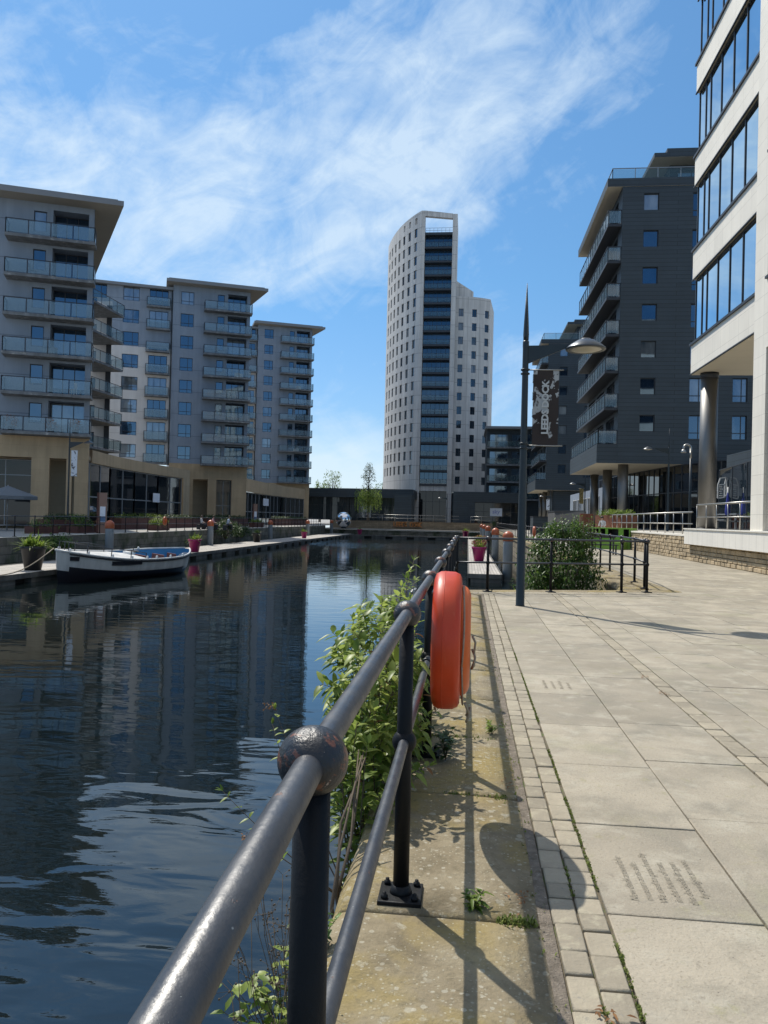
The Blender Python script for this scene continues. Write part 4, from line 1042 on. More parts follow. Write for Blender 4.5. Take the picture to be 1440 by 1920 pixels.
# ------------------------------------------------------------------ right dark-clad blocks
def right_block(X, Y, label, far=False):
    t = thing('clad_apartment_block', label, 'building', (X,Y,0)); LW = 15.6   # origin: front left corner of the tower part
    z0, zt = 6.15, 27.7; zb = 7.6
    zw = [25.85-2.87*k for k in range(7)]
    hs = [(1.62,2.77,z,z+1.3,.20) for z in zw] + [(5.3,6.5,z-.55,z+1.3,.20) for z in zw] + [(8.5,9.6,z-.55,z+1.3,.20) for z in zw]
    b = MB(); wall_grid(b, straight, 0, 20, zb, zt, hs); wall_grid(b, straight, -1.55, 20, z0, zb, [])
    b.face([(20,0,z0),(20,LW,z0),(20,LW,zt),(20,0,zt)])
    fl = lambda u, d, z: Vector((d, LW-u, z))          # left face, u runs towards the viewer
    bs = [z-1.0 for z in zw]
    dh = [(.8+4.8*k,4.4+4.8*k,max(z,zb)+.06,z+2.35,.25) for z in bs for k in range(3)]
    wall_grid(b, fl, 0, LW, zb, zt, dh)
    b.face([(-1.55,LW,z0),(-1.55,0,z0),(-1.55,0,zb),(-1.55,LW,zb)]); b.face([(-1.55,0,zb),(0,0,zb),(0,LW,zb),(-1.55,LW,zb)]); b.face([(0,LW,z0),(20,LW,z0),(20,LW,zt),(0,LW,zt)][::-1])
    b.build('wall', M['black_clad'], t)
    b = MB(); b.face([(-1.55,0,z0),(-1.55,LW,z0),(20,LW,z0),(20,0,z0)]); b.build('soffit', M['cream_soffit'], t)
    for h in hs: window(t, straight, h, 'fixed' if h[0] < 3 else 'casement')
    for h in dh: window(t, fl, h, 'm4', name='balcony_door')
    balcony(t, [(-1.05,.1),(-.002,.1),(-.002,LW),(-1.05,LW)], [(-.02,.13),(-1.0,.13),(-1.0,LW-.05)], [z for z in bs if z > 8.2], th=.2, bay=1.3, mslab=M['dark_metal'], mglass=M['bal_glass'])
    fr = balcony(t, [(-1.5,.05),(-.002,.05),(-.002,LW),(-1.5,LW)], [(-.02,.1),(-1.45,.1),(-1.45,LW-.05)], zb+.055, th=.05, bay=1.3, mslab=M['dark_metal'])
    b = MB(); b.prism([(-1.15,-.05),(20,-.05),(20,LW+.5),(-1.15,LW+.5)], zt, zt+.65, 0, 0, 1); b.build('roof', [M['black_clad'], M['cream_soffit']], t)
    fr, gl = MB(), MB()
    pts = [(-.7,LW),(-.7,.5),(20,.5)]
    for p, q in zip(pts, pts[1:]):
        n = int(math.dist(p,q)/1.7)
        for i in range(n+1): a = (p[0]+(q[0]-p[0])*i/n, p[1]+(q[1]-p[1])*i/n); fr.beam((*a,zt+.65),(*a,zt+1.65),.05,.05)
        fr.beam((*p,zt+1.65),(*q,zt+1.65),.06,.06); gl.face([(*p,zt+.75),(*q,zt+.75),(*q,zt+1.58),(*p,zt+1.58)])
    o = fr.build('terrace_rail', M['grey_metal'], t); gl.build('glass_panels', M['clear_sheet'], o)
    b = MB(); b.box(4.6,20,4.5,LW-1,zt+.65,zt+3.6); b.build('penthouse_wall', M['black_clad'], t)
    b = MB(); b.prism([(3.0,2.9),(20,2.9),(20,LW),(3.0,LW)], zt+3.6, zt+3.95, 0, 0, 1); b.prism([(4.0,2.92),(20,2.92),(20,LW),(4.0,LW)], zt+3.95, zt+4.3); b.build('penthouse_roof', [M['black_clad'], M['cream_soffit']], t)
    for k in range(3): window(t, straight, (5.2+2.3*k,7.2+2.3*k,zt+.8,zt+3.2,4.47), 'two', mg=M['win_clear'])
    for k in range(3):
        c = MB(); c.lathe([(.40,0),(.40,z0-.001-1.0)], 24, (.72,1.2+6.9*k,1.0)); c.build('column', M['col_steel'], t)
    return t
E = right_block(11.4, 61.2, 'near black-clad apartment block with stacked glass balconies, standing on steel columns')
curtain(E, [(2.6,26),(3.0,15.6),(4.2,4),(5.6,-4),(8.0,-8.5),(13,-11)], 1.05, 6.12, 1.35, (4.0,), M['dark_metal'], M['shop'], t=.09, name='ground_floor_glazing')
cw_ = MB(); cw_.box(1.7,2.3,16,40,1.0,5.0); cw_.build('low_wall', M['grey_render'], E)
for k in range(5): window(E, lambda u, d, z: Vector((1.7-d, 40-u, z)), (3.2+4*k,6.2+4*k,1.5,4.2,.02), 'm3', mf=M['white'])
Fb = right_block(11.3, 114.7, 'farther black-clad apartment block with glass balconies, seen behind the tall lamp post', True)
b = MB(); b.box(1.0,20,1.5,15,0,6.1); b.build('ground_floor_wall', M['black_clad'], Fb)

# ------------------------------------------------------------------ white stone office on the right
t = thing('office_building', 'white stone office with ribbon windows raised on a steel column beside the terrace', 'building', (9.1,33.2,0))
XI = 14.0; YN = -30.0      # local: x inwards, y from far end (0) towards the viewer (negative)
YP = -7.45                  # pilaster start
bands = [(7.78+3.92*k, 8.95+3.92*k) for k in range(7)]
for k, (a, c) in enumerate(bands):
    b = MB(); b.box(0,XI,YP,-.02,a,c); b.build('stone_band', M['white_stone'], t)
    s_ = MB(); s_.box(-.07,.6,YP,.05,c,c+.09); s_.box(-.03,.03,YP,.02,a-.04,a); s_.build('sill', M['dark_metal'], t)
    if k < 6:
        z0, z1 = c+.09, bands[k+1][0]-.05
        g = MB(); g.face([(.13,YP,z0),(.13,-.12,z0),(.13,-.12,z1),(.13,YP,z1)][::-1]); g.face([(.13,-.12,z0),(XI,-.12,z0),(XI,-.12,z1),(.13,-.12,z1)][::-1])
        fr = MB()
        for yy in (-.14,-1.0,-1.62,-2.95,-4.3,-5.65,-7.0): fr.box(.10,.14,yy-.035,yy+.035,z0,z1)
        for xx in (1.0,2.4,3.8,5.2): fr.box(xx-.035,xx+.035,-.13,-.09,z0,z1)
        fr.box(.10,5.3,-.135,-.085,z1-.06,z1); fr.box(.10,5.3,-.135,-.085,z0,z0+.04)
        fr.box(.095,.145,YP,-.10,z1-.06,z1); fr.box(.098,.145,YP,-.10,z0,z0+.04)
        o = fr.build('ribbon_window', M['dark_metal'], t); g.build('pane', M['win_blue'], o)
b = MB(); b.face([(.02,YP,7.73),(.02,-.04,7.73),(XI,-.04,7.73),(XI,YP,7.73)]); b.build('soffit', M['cream_soffit'], t)
# projecting stone bay nearer the viewer, with its own tall openings
fH = lambda u, d, z: Vector((-.10+d, YP-u, z))
hs = []
for a in range(0, 6):
    for k in range(6):
        hs.append((1.05+2.6*a, 2.95+2.6*a, bands[k][1]+.25, bands[k+1][0]+.1, .35))
    hs.append((1.05+2.6*a, 2.95+2.6*a, 1.35, 7.0, .35))
b = MB(); wall_grid(b, lambda u, d, z: Vector((-.10+d, YP-16+u, z)), 0, 16, 1.3, 32.5, [(16-h[1],16-h[0],*h[2:]) for h in hs])
b.face([(-.10,YP,1.3),(XI,YP,1.3),(XI,YP,32.5),(-.10,YP,32.5)][::-1]); b.build('stone_wall', M['white_stone'], t)
for h in hs: window(t, lambda u, d, z: Vector((-.10+d, YP-16+u, z)), (16-h[1],16-h[0],*h[2:]), 'two', mg=M['win_blue'])
b = MB()
for h in hs:
    if h[2] > 2: b.box(-.17,.0,YP-h[1]-.05,YP-h[0]+.05,h[2]-.08,h[2]-.001)
b.build('sill', M['dark_metal'], t)
b = MB(); b.lathe([(.34,0),(.34,6.25)], 40, (.62,-.5,1.3)); o = b.build('column', M['col_steel'], t)
b = MB(); b.lathe([(.36,0),(.36,.22)], 40, (.62,-.5,7.50)); b.build('column_cap', M['dark_metal'], o)
b = MB(); b.lathe([(.36,0),(.36,.08)], 40, (.62,-.5,1.3)); b.build('column_base', M['dark_metal'], o)
b = MB(); b.box(-.12,XI,-33,.0,.70,1.3); b.box(-.16,.3,-33,.02,1.3,1.345); b.build('plinth', M['plinth'], t)
curtain(t, [(3.9,8.5),(2.7,-3.0),(2.5,-7.0)], 1.32, 4.4, 2.6, (), M['dark_metal'], M['win_clear'], t=.05, name='glass_screen')
b = MB(); b.box(4.4,4.6,-7,9,1.3,5.2); b.build('undercroft_wall', M['black_clad'], t)
b = MB()
y_ = 6.55
for pts_ in ([(3.22,2.85),(3.55,2.90),(3.55,3.55),(3.22,3.50),(3.22,2.85)], [(3.22,3.50),(3.33,3.85),(3.62,3.90),(3.55,3.55)], [(3.55,2.90),(3.66,3.05),(3.62,3.90)]):
    for p, q in zip(pts_, pts_[1:]): b.beam((p[0],y_,p[1]),(q[0],y_,q[1]),.05,.05)
for k in range(5): b.beam((3.30+.02*(k%2),y_,2.98+.11*k),(3.46-.03*(k%3),y_,2.98+.11*k),.03,.05)
b.beam((3.60,y_,3.3),(3.76,y_,3.3),.03,.03)
b.build('sign_outline', M['white'], t)

# terrace retaining wall of rough sandstone blocks and its steel railing
random.seed(31)
t = thing('stone_retaining_wall', 'rough sandstone block wall edging the raised terrace on the right', 'wall', (9.25,41.2,0)); b = MB()
def rough_wall(b, p, q, z0, z1, course=.17):
    p, q = Vector(p), Vector(q); d = (q-p); Ln = d.length; d.normalize(); n = Vector((d.y,-d.x)); z = z0
    while z < z1-.02:
        h = min(course*rnd(.85,1.15), z1-z); u = 0
        while u < Ln:
            l = min(rnd(.25,.55), Ln-u); o = rnd(0,.035); g = .006
            c = [(u+g,z+g),(u+l-g,z+g),(u+l-g,z+h-g),(u+g,z+h-g)]; cm_ = (u+l/2, z+h/2)
            def P(a, zz, off): w_ = p+d*a+n*off; return (w_.x, w_.y, zz)
            o_ = [P(a,zz,0) for a, zz in c]; i_ = [P(a+(cm_[0]-a)*.18, zz+(cm_[1]-zz)*.25, .02+o) for a, zz in c]
            b0 = len(b.v); b.v += o_+i_
            for k in range(4):
                j = (k+1)%4; b.f.append((b0+k,b0+j,b0+4+j,b0+4+k)); b.m.append(0); b.sm.append(False)
            b.f.append((b0+4,b0+5,b0+6,b0+7)); b.m.append(0); b.sm.append(False); u += l
        z += h
rough_wall(b, (.05,20),(0,-8.05), 0, 1.0); rough_wall(b, (-.02,-8),(-.02,-34), 0, .69); b.build('blocks', M['sandstone'], t)
c = MB(); c.box(.06,.5,-8,20,0,1.0); c.box(.02,.5,-36,-8,0,.69); c.build('core', M['joint'], t)
c = MB(); c.box(-.06,.55,-8,20,1.0,1.08); c.build('cap', M['white_stone'], t)
b = MB(); b.face([(9.7,33.3,1.04),(60,33.3,1.04),(60,62,1.04),(9.7,62,1.04)]); b.face([(9.7,62,1.04),(60,62,1.04),(60,100,1.04),(13,100,1.04)])
struct(b.build('terrace', M['paving_far']))
def steel_rail(label, pts, z, h=1.08, bay=1.5):
    t = thing('steel_railing', label, 'railing', (pts[0][0],pts[0][1],z)); o = Vector((pts[0][0],pts[0][1],0)); tr, lr = MB(), MB()
    for p, q in zip(pts, pts[1:]):
        p, q = Vector((*p,0))-o, Vector((*q,0))-o; n = max(1, round((q-p).length/bay))
        for i in range(n):
            a = p.lerp(q, i/n); ps = MB(); ps.tube([a, a+Vector((0,0,h))], .024, 8); ps.build('post', M['steel'], t)
        tr.tube([p+Vector((0,0,h)), q+Vector((0,0,h))], .035, 10); lr.tube([p+Vector((0,0,h*.48)), q+Vector((0,0,h*.48))], .022, 8)
    tr.build('top_rail', M['steel'], t); lr.build('mid_rail', M['steel'], t); return t
steel_rail('brushed steel railing along the sandstone wall in front of the glazed ground floor', [(9.5,58),(9.42,33.6)], 1.08, .95)
steel_rail('brushed steel railing on the white plinth under the office overhang', [(9.25,32.4),(9.25,26.2)], 1.345, .95, 1.25)
steel_rail('steel railing along the tower terrace above the brown wall', [(-19,131.2),(-1.5,131.2)], .96, 1.1, 2.2)
steel_rail('steel railing in front of the black shop unit', [(.5,131.2),(4.1,131.2)], .96, 1.1, 1.8)
# ------------------------------------------------------------------ pontoons, piles, planters, boat
def PX(px, d):
    xc = (px-720)/1440*d; return (xc*math.cos(YAW)-d*math.sin(YAW), xc*math.sin(YAW)+d*math.cos(YAW))
def pontoon(name, label, x0, x1, y0, y1, along='y'):
    cx, cy = (x0+x1)/2, (y0+y1)/2; t = thing(name, label, 'pontoon', (cx,cy,ZP)); hx, hy = (x1-x0)/2, (y1-y0)/2
    b = MB(); b.box(-hx,hx,-hy,hy,-.10,0)
    if along == 'y':
        b.uv[1] = [(-hy,-hx),(-hy,hx),(hy,hx),(hy,-hx)]
    b.build('deck', M['pontoon'], t)
    e = MB()
    if along == 'y': e.box(hx,hx+.06,-hy,hy,-.2,.03); e.box(-hx-.06,-hx,-hy,hy,-.2,.03); e.box(-hx,hx,-hy-.06,-hy,-.2,.03)
    else: e.box(-hx,hx,-hy-.06,-hy,-.2,.03)
    e.build('edge_beam', M['float'], t)
    n = int(max(hx,hy)*2/3.4); f = MB(); g = MB()
    for k in range(n):
        a = -max(hx,hy)+k*3.4
        if along == 'y': f.box(-hx+.1,hx-.02,a,a+2.2,-.75,-.10); g.box(-hx+.3,hx-.35,a+2.2,a+3.4,-.75,-.10)
        else: f.box(a,a+2.2,-hy+.02,hy-.1,-.75,-.10); g.box(a+2.2,a+3.4,-hy+.35,hy-.3,-.75,-.10)
    f.build('floats', M['float'], t); g.build('float_gaps', M['float_dark'], t)
    return t
pontoon('floating_pontoon', 'long pale floating walkway below the far left quay, behind the moored boat', -22.3, -18.8, 18, 126)
pontoon('floating_pontoon', 'short pale floating walkway below the right-hand basin wall, with pink planters', .12, 1.75, 39.3, 118)
pontoon('floating_pontoon', 'narrow floating walkway across the far end of the basin', -18.6, 3.9, 121.5, 123, 'x')
def pile_(x, y, label):
    t = thing('mooring_pile', label, 'mooring post', (x,y,ZW-.6), 0, 'mooring piles with orange caps')
    b = MB(); b.lathe([(.26,0),(.255,2.5),(.25,2.98)], 24); b.build('shaft', M['pile'], t)
    b = MB(); b.lathe([(.275,2.70),(.285,2.72),(.285,2.98),(.27,3.05),(.18,3.16),(.06,3.22),(.0001,3.23)], 24); b.build('cap', M['pile_cap'], t)
    t.scale = (1,1,1.0); return t
for x, y, l in ((-22.3,46,'orange-capped mooring pile rising behind the white boat'),(-22.3,65,'orange-capped mooring pile just right of the magenta pot on the left walkway'),
    (-22.3,85.5,'third orange-capped mooring pile along the left walkway, by the small far pink pot'),(-22.3,106,'orange-capped mooring pile on the left walkway under the glass pavilion'),(-22.3,125,'orange-capped mooring pile nearest the mirror ball'),
    (2.15,41.2,'nearest orange-capped mooring pile of the right walkway, beside the tall lamp post'),(2.1,58.5,'second orange-capped mooring pile of the right walkway'),(2.1,80,'third orange-capped mooring pile along the right walkway'),(2.1,98,'fourth orange-capped mooring pile along the right walkway, almost hidden'),(2.1,116,'last and smallest orange-capped mooring pile of the right walkway')):
    pile_(x, y, l)

def strap_plant(parent, n, l, w, mat, z=0., spread=.5, up=(.4,1.2), name='leaves', r=.12):
    b = MB()
    for k in range(n):
        a = rnd(0, 6.28); e = rnd(*up); d = Vector((math.cos(a)*math.cos(e), math.sin(a)*math.cos(e), math.sin(e)))
        leaf(b, Vector((rnd(-r,r), rnd(-r,r), z)), d, l*rnd(.6,1.2), w*rnd(.7,1.2), 0, .2, rnd(.2,.9)*spread)
    return b.build(name, mat, parent)
def planter(x, y, z, s, label, flowers=None, mat='pink', plant='leaf_yel', n=110):
    t = thing('planter_pot', label, 'planter', (x,y,z), 0, 'planters on the walkways')
    b = MB(); b.lathe([(.27*s,0),(.40*s,.72*s),(.44*s,.74*s),(.44*s,.84*s),(.39*s,.84*s),(.36*s,.74*s),(.0001,.73*s)], 28); b.build('pot', M[mat], t)
    strap_plant(t, n, .75*s, .028*s, M[plant], .74*s, .7, (.25,1.45), r=.2*s)
    if flowers:
        f = MB()
        for k in range(50): leaf(f, Vector((rnd(-.45,.45)*s, rnd(-.45,.45)*s, (.95+rnd(0,.25))*s)), rdir(-.2,1), .12*s, .05*s)
        f.build('flowers', M[flowers], t)
    return t
random.seed(14)
p = PX(367,48.5)
planter(-19.35, 53.1, ZP, 1.08, 'magenta tapered pot with a spiky plant beside the stern of the white boat')
planter(-20.2, 94, ZP, .95, 'small magenta pot with a low plant, farther along the left walkway')
planter(-17.2, 122.2, ZP, 1.0, 'dark magenta pot below the mirror ball at the left end of the basin', n=40)
planter(.80, 52, ZP, 1.15, 'nearest magenta pot on the right walkway with reddish flowers', 'dry')
planter(.95, 68, ZP, 1.1, 'second magenta pot on the right walkway, half hidden behind the nearest', 'dry')
planter(1.35, 72, ZP, 1.1, 'magenta pot with pinkish flowers at the basin side of the right walkway', 'orange_leaf')
planter(-.3, 121.8, ZP, 1.2, 'farthest magenta pot at the end of the basin in line with the near railing')
p = PX(65,31.0); t = planter(-19.6, 33, ZP, 1.3, 'large dark pot with pale arching leaves left of the boat bow', mat='black', n=220)
planter(-21.2, 76, ZP, 1.1, 'dark blue-black pot with a dull bush on the left walkway', mat='black', plant='leaf_dark', n=90)

# the launch
def build_boat():
    bow = Vector((*PX(103,33.6), ZW)); st = Vector((*PX(349,42.6), ZW)); ax = st-bow; Ln = ax.length; rz = math.atan2(ax.y, ax.x)
    t = thing('moored_boat', 'white open launch with a black bottom and bright blue inside, moored by the left walkway', 'boat', bow, rz); t.rotation_euler = (R(6), 0, rz)
    ns, hb = 26, []
    def half(s): return 1.40*max(0, min(1,(s/.30)))**.62*(1-max(0,(s-.68)/.32)**2.2*.88) if s > 0 else 0
    def sheer(s): return 1.42-1.42*s+1.22*s*s
    secs = []
    for i in range(ns+1):
        s = i/ns; w = half(s); zs_ = sheer(s); x = Ln*s; sec = []
        for j in range(10):
            q = j/9; z = -.55 + (zs_+.55)*q
            ww = w*(math.sin(min(1, q*1.25+.10)*math.pi/2))**.9*(.92+.08*q); rake = (-.42*(1-s/.12)*(1-q) if s < .12 else 0); rk2 = (.5*((s-.9)/.1)*(1-q) if s > .9 else 0)
            sec.append((x-rake*.9-rk2, ww, z))
        secs.append(sec)
    b = MB()
    for sd in (1,-1):
        b0 = len(b.v)
        for sec in secs: b.v += [(x, sd*w, z) for x, w, z in sec]
        for i in range(ns):
            for j in range(9):
                q = (b0+i*10+j, b0+(i+1)*10+j, b0+(i+1)*10+j+1, b0+i*10+j+1); b.f.append(q if sd < 0 else q[::-1])
                zc = sum(b.v[k][2] for k in q)/4; b.m.append(1 if zc < .47+.16*(1-i/ns)-.10*math.sin(math.pi*i/ns) else 0); b.sm.append(True)
    b.build('hull', [M['hull_white'], M['hull_dark']], t)
    g, rb = MB(), MB()
    for sd in (1,-1):
        g.tube([(x, sd*w, z+.02) for x, w, z in [s_[-1] for s_ in secs]], .05, 8); rb.tube([(x, sd*(w+.02), z-.07) for x, w, z in [s_[-1] for s_ in secs[1:]]], .035, 6)
    g.build('gunwale', M['hull_white'], t); rb.build('rubbing_strake', M['hull_dark'], t)
    # fore deck, then the blue well
    k0 = 13; dk = MB()
    for i in range(k0):
        (x, w, z), (x2, w2, z2) = secs[i][-1], secs[i+1][-1]; c1, c2 = .10*min(1,w), .10*min(1,w2)
        dk.face([(x,-w,z),(x2,-w2,z2),(x2,0,z2+c2),(x,0,z+c1)], 0, True); dk.face([(x,0,z+c1),(x2,0,z2+c2),(x2,w2,z2),(x,w,z)], 0, True)
    (x, w, z) = secs[k0][-1]; dk.face([(x,-w,z),(x,0,z+.1),(x,w,z),(x,w*.8,.40),(x,-w*.8,.40)])
    dk.build('fore_deck', M['hull_white'], t)
    wl_ = MB()
    for sd in (1,-1):
        for i in range(k0, ns):
            (x, w, z), (x2, w2, z2) = secs[i][-1], secs[i+1][-1]
            wl_.face([(x,sd*(w-.06),z),(x2,sd*(w2-.06),z2),(x2,sd*max(0,w2*.90-.07),.40),(x,sd*max(0,w*.90-.07),.40)])
            wl_.face([(x,sd*max(0,w*.90-.07),.40),(x2,sd*max(0,w2*.90-.07),.40),(x2,0,.40),(x,0,.40)])
    (x, w, z) = secs[ns][-1]; wl_.face([(x-.06,-w,z),(x-.06,w,z),(x-.06,w*.8,.40),(x-.06,-w*.8,.40)])
    wl_.build('blue_well', M['blue_paint'], t)
    tr = MB(); s_ = secs[ns]; tr.face([(x,w,z) for x, w, z in s_]+[(x,-w,z) for x, w, z in reversed(s_)]); tr.build('transom', M['hull_white'], t)
    for sx in (.60,.74,.86):
        w = half(sx)*.9; m_ = MB(); m_.box(Ln*sx-.10,Ln*sx+.10,-w*.86,w*.86,.62,.67); m_.box(Ln*sx-.03,Ln*sx+.03,-w*.3,w*.3,.67,1.0); m_.build('thwart_seat', M['red_paint'], t)
    e = MB(); e.box(Ln*.55-.3,Ln*.55+.3,-.35,.35,.0,.75); e.lathe([(.02,.7),(.02,1.45)], 8, (Ln*.53,0,0)); e.lathe([(.30,1.2),(.30,1.24)], 20, (Ln*.53,.02,0), 'z'); e.build('engine_box', M['black'], t)
    cp = MB(); cp.box(Ln*.50-.22,Ln*.50+.22,-.2,.2,1.10,1.22); cp.build('binnacle_lid', M['white'], t); cq = MB(); cq.box(Ln*.50-.17,Ln*.50+.17,-.16,.16,.9,1.10); cq.build('binnacle', M['dark_metal'], t)
    for sd in (1,-1):
        r = MB(); pts = []
        for i in (1,3,6,9,12):
            x, w, z = secs[i][-1]; h = .42 if i < 12 else .3; pts.append((x+.05, sd*max(.05,w-.12), z+h)); r.tube([(x+.05,sd*max(.05,w-.12),z), (x+.05,sd*max(.05,w-.12),z+h)], .022, 6)
        r.tube(pts, .018, 6); r.build('deck_rail', M['dark_metal'], t)
    for i, sd in ((1,1),(1,-1),(3,1),(6,1),(9,1),(12,1),(14,1),(17,1),(19,-1),(20,1)):
        x, w, z = secs[i][-1]; f = MB(); f.lathe([(.05,.0),(.06,.05),(.05,.13),(.0001,.15)], 10, (x+.1, -sd*max(.05,w-.08), z+.03)); f.build('cleat', M['white'], t)
    for i0, i1, z0 in ((6,11,.84),(1,2,1.02)):
        n_ = MB(); lo_, hi_ = [], []
        for i in range(i0, i1+1):
            sec = secs[i]
            for zz, out in ((z0, lo_), (z0+.15, hi_)):
                j = max(k for k in range(9) if sec[k][2] <= zz); q_ = (zz-sec[j][2])/(sec[j+1][2]-sec[j][2])
                out.append(Vector((sec[j][0]*(1-q_)+sec[j+1][0]*q_, -(sec[j][1]*(1-q_)+sec[j+1][1]*q_)-.03, zz)))
        for k in range(len(lo_)-1): n_.face([lo_[k], lo_[k+1], hi_[k+1], hi_[k]])
        n_.tube(lo_, .022, 6); n_.tube(hi_, .022, 6)
        n_.build('name_board', M['hull_dark'], t)
    return t, bow
boat, bow = build_boat()
b = MB(); q0 = Vector((bow.x, bow.y, ZW+1.5)); q1 = Vector((-18.95, bow.y-3.2, ZP+.06)); b.tube([q0.lerp(q1,k/8)-Vector((0,0,.35*math.sin(math.pi*k/8))) for k in range(9)], .025, 6)
tag(b.build('mooring_rope', M['rope']), 'slack pale rope from the boat bow down to the walkway', 'rope')

# lifebuoy posts on the railings far off
def rail_buoy(x, y, label):
    t = thing('lifebuoy_housing', label, 'lifebuoy', (x,y,.82)); b = MB(); b.lathe([(.02,-.07),(.30,-.07),(.345,-.04),(.35,.03),(.32,.08),(.2,.06),(.02,.06)], 24, (0,0,0), 'x'); b.build('case', M['pile_cap'], t)
    c = MB(); c.lathe([(.12,.06),(.16,.09),(.12,.11)], 20, (0,0,0), 'x'); c.build('ring', M['orange_ring'], t); return t
rail_buoy(4.28, 50.5, 'small distant orange lifebuoy on the right basin railing, behind the shrub'); rail_buoy(-23.8, 58.5, 'small distant orange lifebuoy on the left quay railing above the boat stern')

# ------------------------------------------------------------------ street lamps
def lamp(x, y, label, h=5.5, arm=1.0, ang=0., banner=True, detail=True, z=0, scale=1., cloth='banner'):
    t = thing('street_lamp', label, 'street lamp', (x,y,z), ang); n = 24 if detail else 10; k = h/5.5
    b = MB(); b.lathe([(.085,0),(.075,.02),(.070,1.9),(.066,1.95),(.060,2.9),(.058,2.95),(.052,4.38*k),(.055,4.42*k),(.055,4.50*k),(.040,4.52*k)], n)
    if detail:
        for zz in (2.72,2.80,4.02,4.09): b.lathe([(.0605,zz),(.078,zz+.008),(.078,zz+.03),(.0605,zz+.038)], n)
    b.build('pole', M['lamp_paint'], t)
    s_ = MB(); s_.lathe([(.044,4.50*k),(.050,4.62*k),(.040,4.85*k),(.004,h)], 4 if detail else 6); s_.build('spike', M['lamp_paint'], t)
    a = MB(); a.idx([(.03,-.025,4.12*k),(.03,.025,4.12*k),(.03,.025,4.43*k),(.03,-.025,4.43*k),(.72*arm,-.018,4.40*k),(.72*arm,.018,4.40*k),(.72*arm,.018,4.44*k),(.72*arm,-.018,4.44*k)], [(0,1,2,3),(7,6,5,4),(0,4,5,1),(1,5,6,2),(2,6,7,3),(3,7,4,0)]); a.build('arm', M['lamp_paint'], t)
    hd_ = MB(); cx_ = 1.02*arm; hz = 4.36*k
    hd_.lathe([(.29,hz+.005),(.335,hz),(.345,hz+.012),(.335,hz+.03),(.27,hz+.085),(.20,hz+.13),(.14,hz+.165),(.09,hz+.178),(.075,hz+.20),(.0001,hz+.21)], 36 if detail else 14, (cx_,0,0)); ho = hd_.build('lamp_head', M['lamp_head'], t)
    l_ = MB(); l_.lathe([(.0001,hz-.035),(.12,hz-.03),(.22,hz-.012),(.285,hz+.01)], 28 if detail else 12, (cx_,0,0)); l_.build('lens', M['lamp_lens'], ho)
    if banner:
        z1, z0, w = 4.03*k-.02, 2.80*k-.06, .44
        c = MB(); nx_, nz_ = 8, 16
        for i in range(nx_):
            for j in range(nz_):
                P_ = lambda u, v_: (.14+w*u, .012*math.sin(u*3.1+v_*4.0)+.008*math.sin(v_*9), z0+(z1-z0)*v_)
                u0, u1, v0, v1 = i/nx_, (i+1)/nx_, j/nz_, (j+1)/nz_
                c.face([P_(u0,v0),P_(u1,v0),P_(u1,v1),P_(u0,v1)], 0, True, uv=[(u0,v0*2.8),(u1,v0*2.8),(u1,v1*2.8),(u0,v1*2.8)])
        bo = c.build('banner', M[cloth], t)
        if detail:
            me = text_mesh('LEEDS DOCK', .158, .0015, bold=.007, sp=.98, align='CENTER'); merge_text([(me, Matrix.Translation((.14+w*.60,-.024,(z0+z1)/2)) @ Matrix.Rotation(R(90),4,'X') @ Matrix.Rotation(R(90),4,'Z'))], 'banner_lettering', M['letter_grey'], bo)
        br = MB()
        for zz in (z0-.01,z1+.01): br.tube([(.05,0,zz),(.66,0,zz)], .011, 8)
        br.build('banner_arm', M['steel'], t)
    return t
def banner_mat(name, c0, c1, c2, sc, th, seed):
    m, nt, bs = nodes(name); L = nt.links.new; uv = N(nt, 'ShaderNodeTexCoord').outputs['UV']
    mp = N(nt, 'ShaderNodeMapping'); mp.inputs['Location'].default_value = (seed, seed*2, 0); L(uv, mp.inputs[0])
    a = noise(nt, mp.outputs[0], sc, 4, .55, .9); c = mix(nt, ramp(nt, a, [(th,(0,0,0)),(th+.02,(1,1,1))]), c0, c1)
    d = noise(nt, mp.outputs[0], sc*3.1, 5, .6, .6); c = mix(nt, ramp(nt, d, [(.57,(0,0,0)),(.62,(.8,.8,.8))]), c, c2)
    L(c, bs.inputs['Base Color']); bs.inputs['Roughness'].default_value = .8; return m
M['lamp_paint'] = surf('lamp_post_paint', (.011,.020,.026), .42, .15, 3, .06, 30); M['lamp_head'] = surf('lamp_head_metal', (.075,.082,.09), .35, .1, 3, metal=.6)
M['banner'] = banner_mat('brown_banner', (.034,.024,.021), (.40,.41,.41), (.035,.022,.02), 1.55, .53, 4.7)
M['banner_white'] = banner_mat('white_banner', (.62,.66,.72), (.10,.10,.11), (.55,.6,.68), 2.2, .56, 1.2)
M['banner_gold'] = banner_mat('ochre_banner', (.30,.23,.09), (.09,.07,.03), (.20,.15,.06), 2.0, .55, 2.2)
M['letter_grey'] = surf('banner_grey', (.50,.51,.50), .8, .04, 5)
p = on_z(975,1136,0)
lamp(p.x, p.y, 'tall dark spiked lamp post with saucer head and brown banner, standing on the paving', 5.62)
lamp(-27.0, 49.5, 'lamp post with a white banner in front of the nearest apartment block', 7.6, 1.35, 0, True, False, cloth='banner_white')
p = PX(480,120); lamp(p[0], p[1], 'slim distant lamp post with a dark banner before the farther shop front', 7.0, 1.3, 0, True, False, cloth='banner')
p = PX(1252,50); lamp(p[0], p[1], 'dark lamp post with its arm pointing left on the terrace by the glazed ground floor', 6.7, 1.3, R(180), False, False, z=1.04)
p = PX(1096,80); lamp(p[0], p[1], 'distant lamp post with an ochre banner under the black-clad block', 6.9, 1.25, R(180), True, False, cloth='banner_gold')
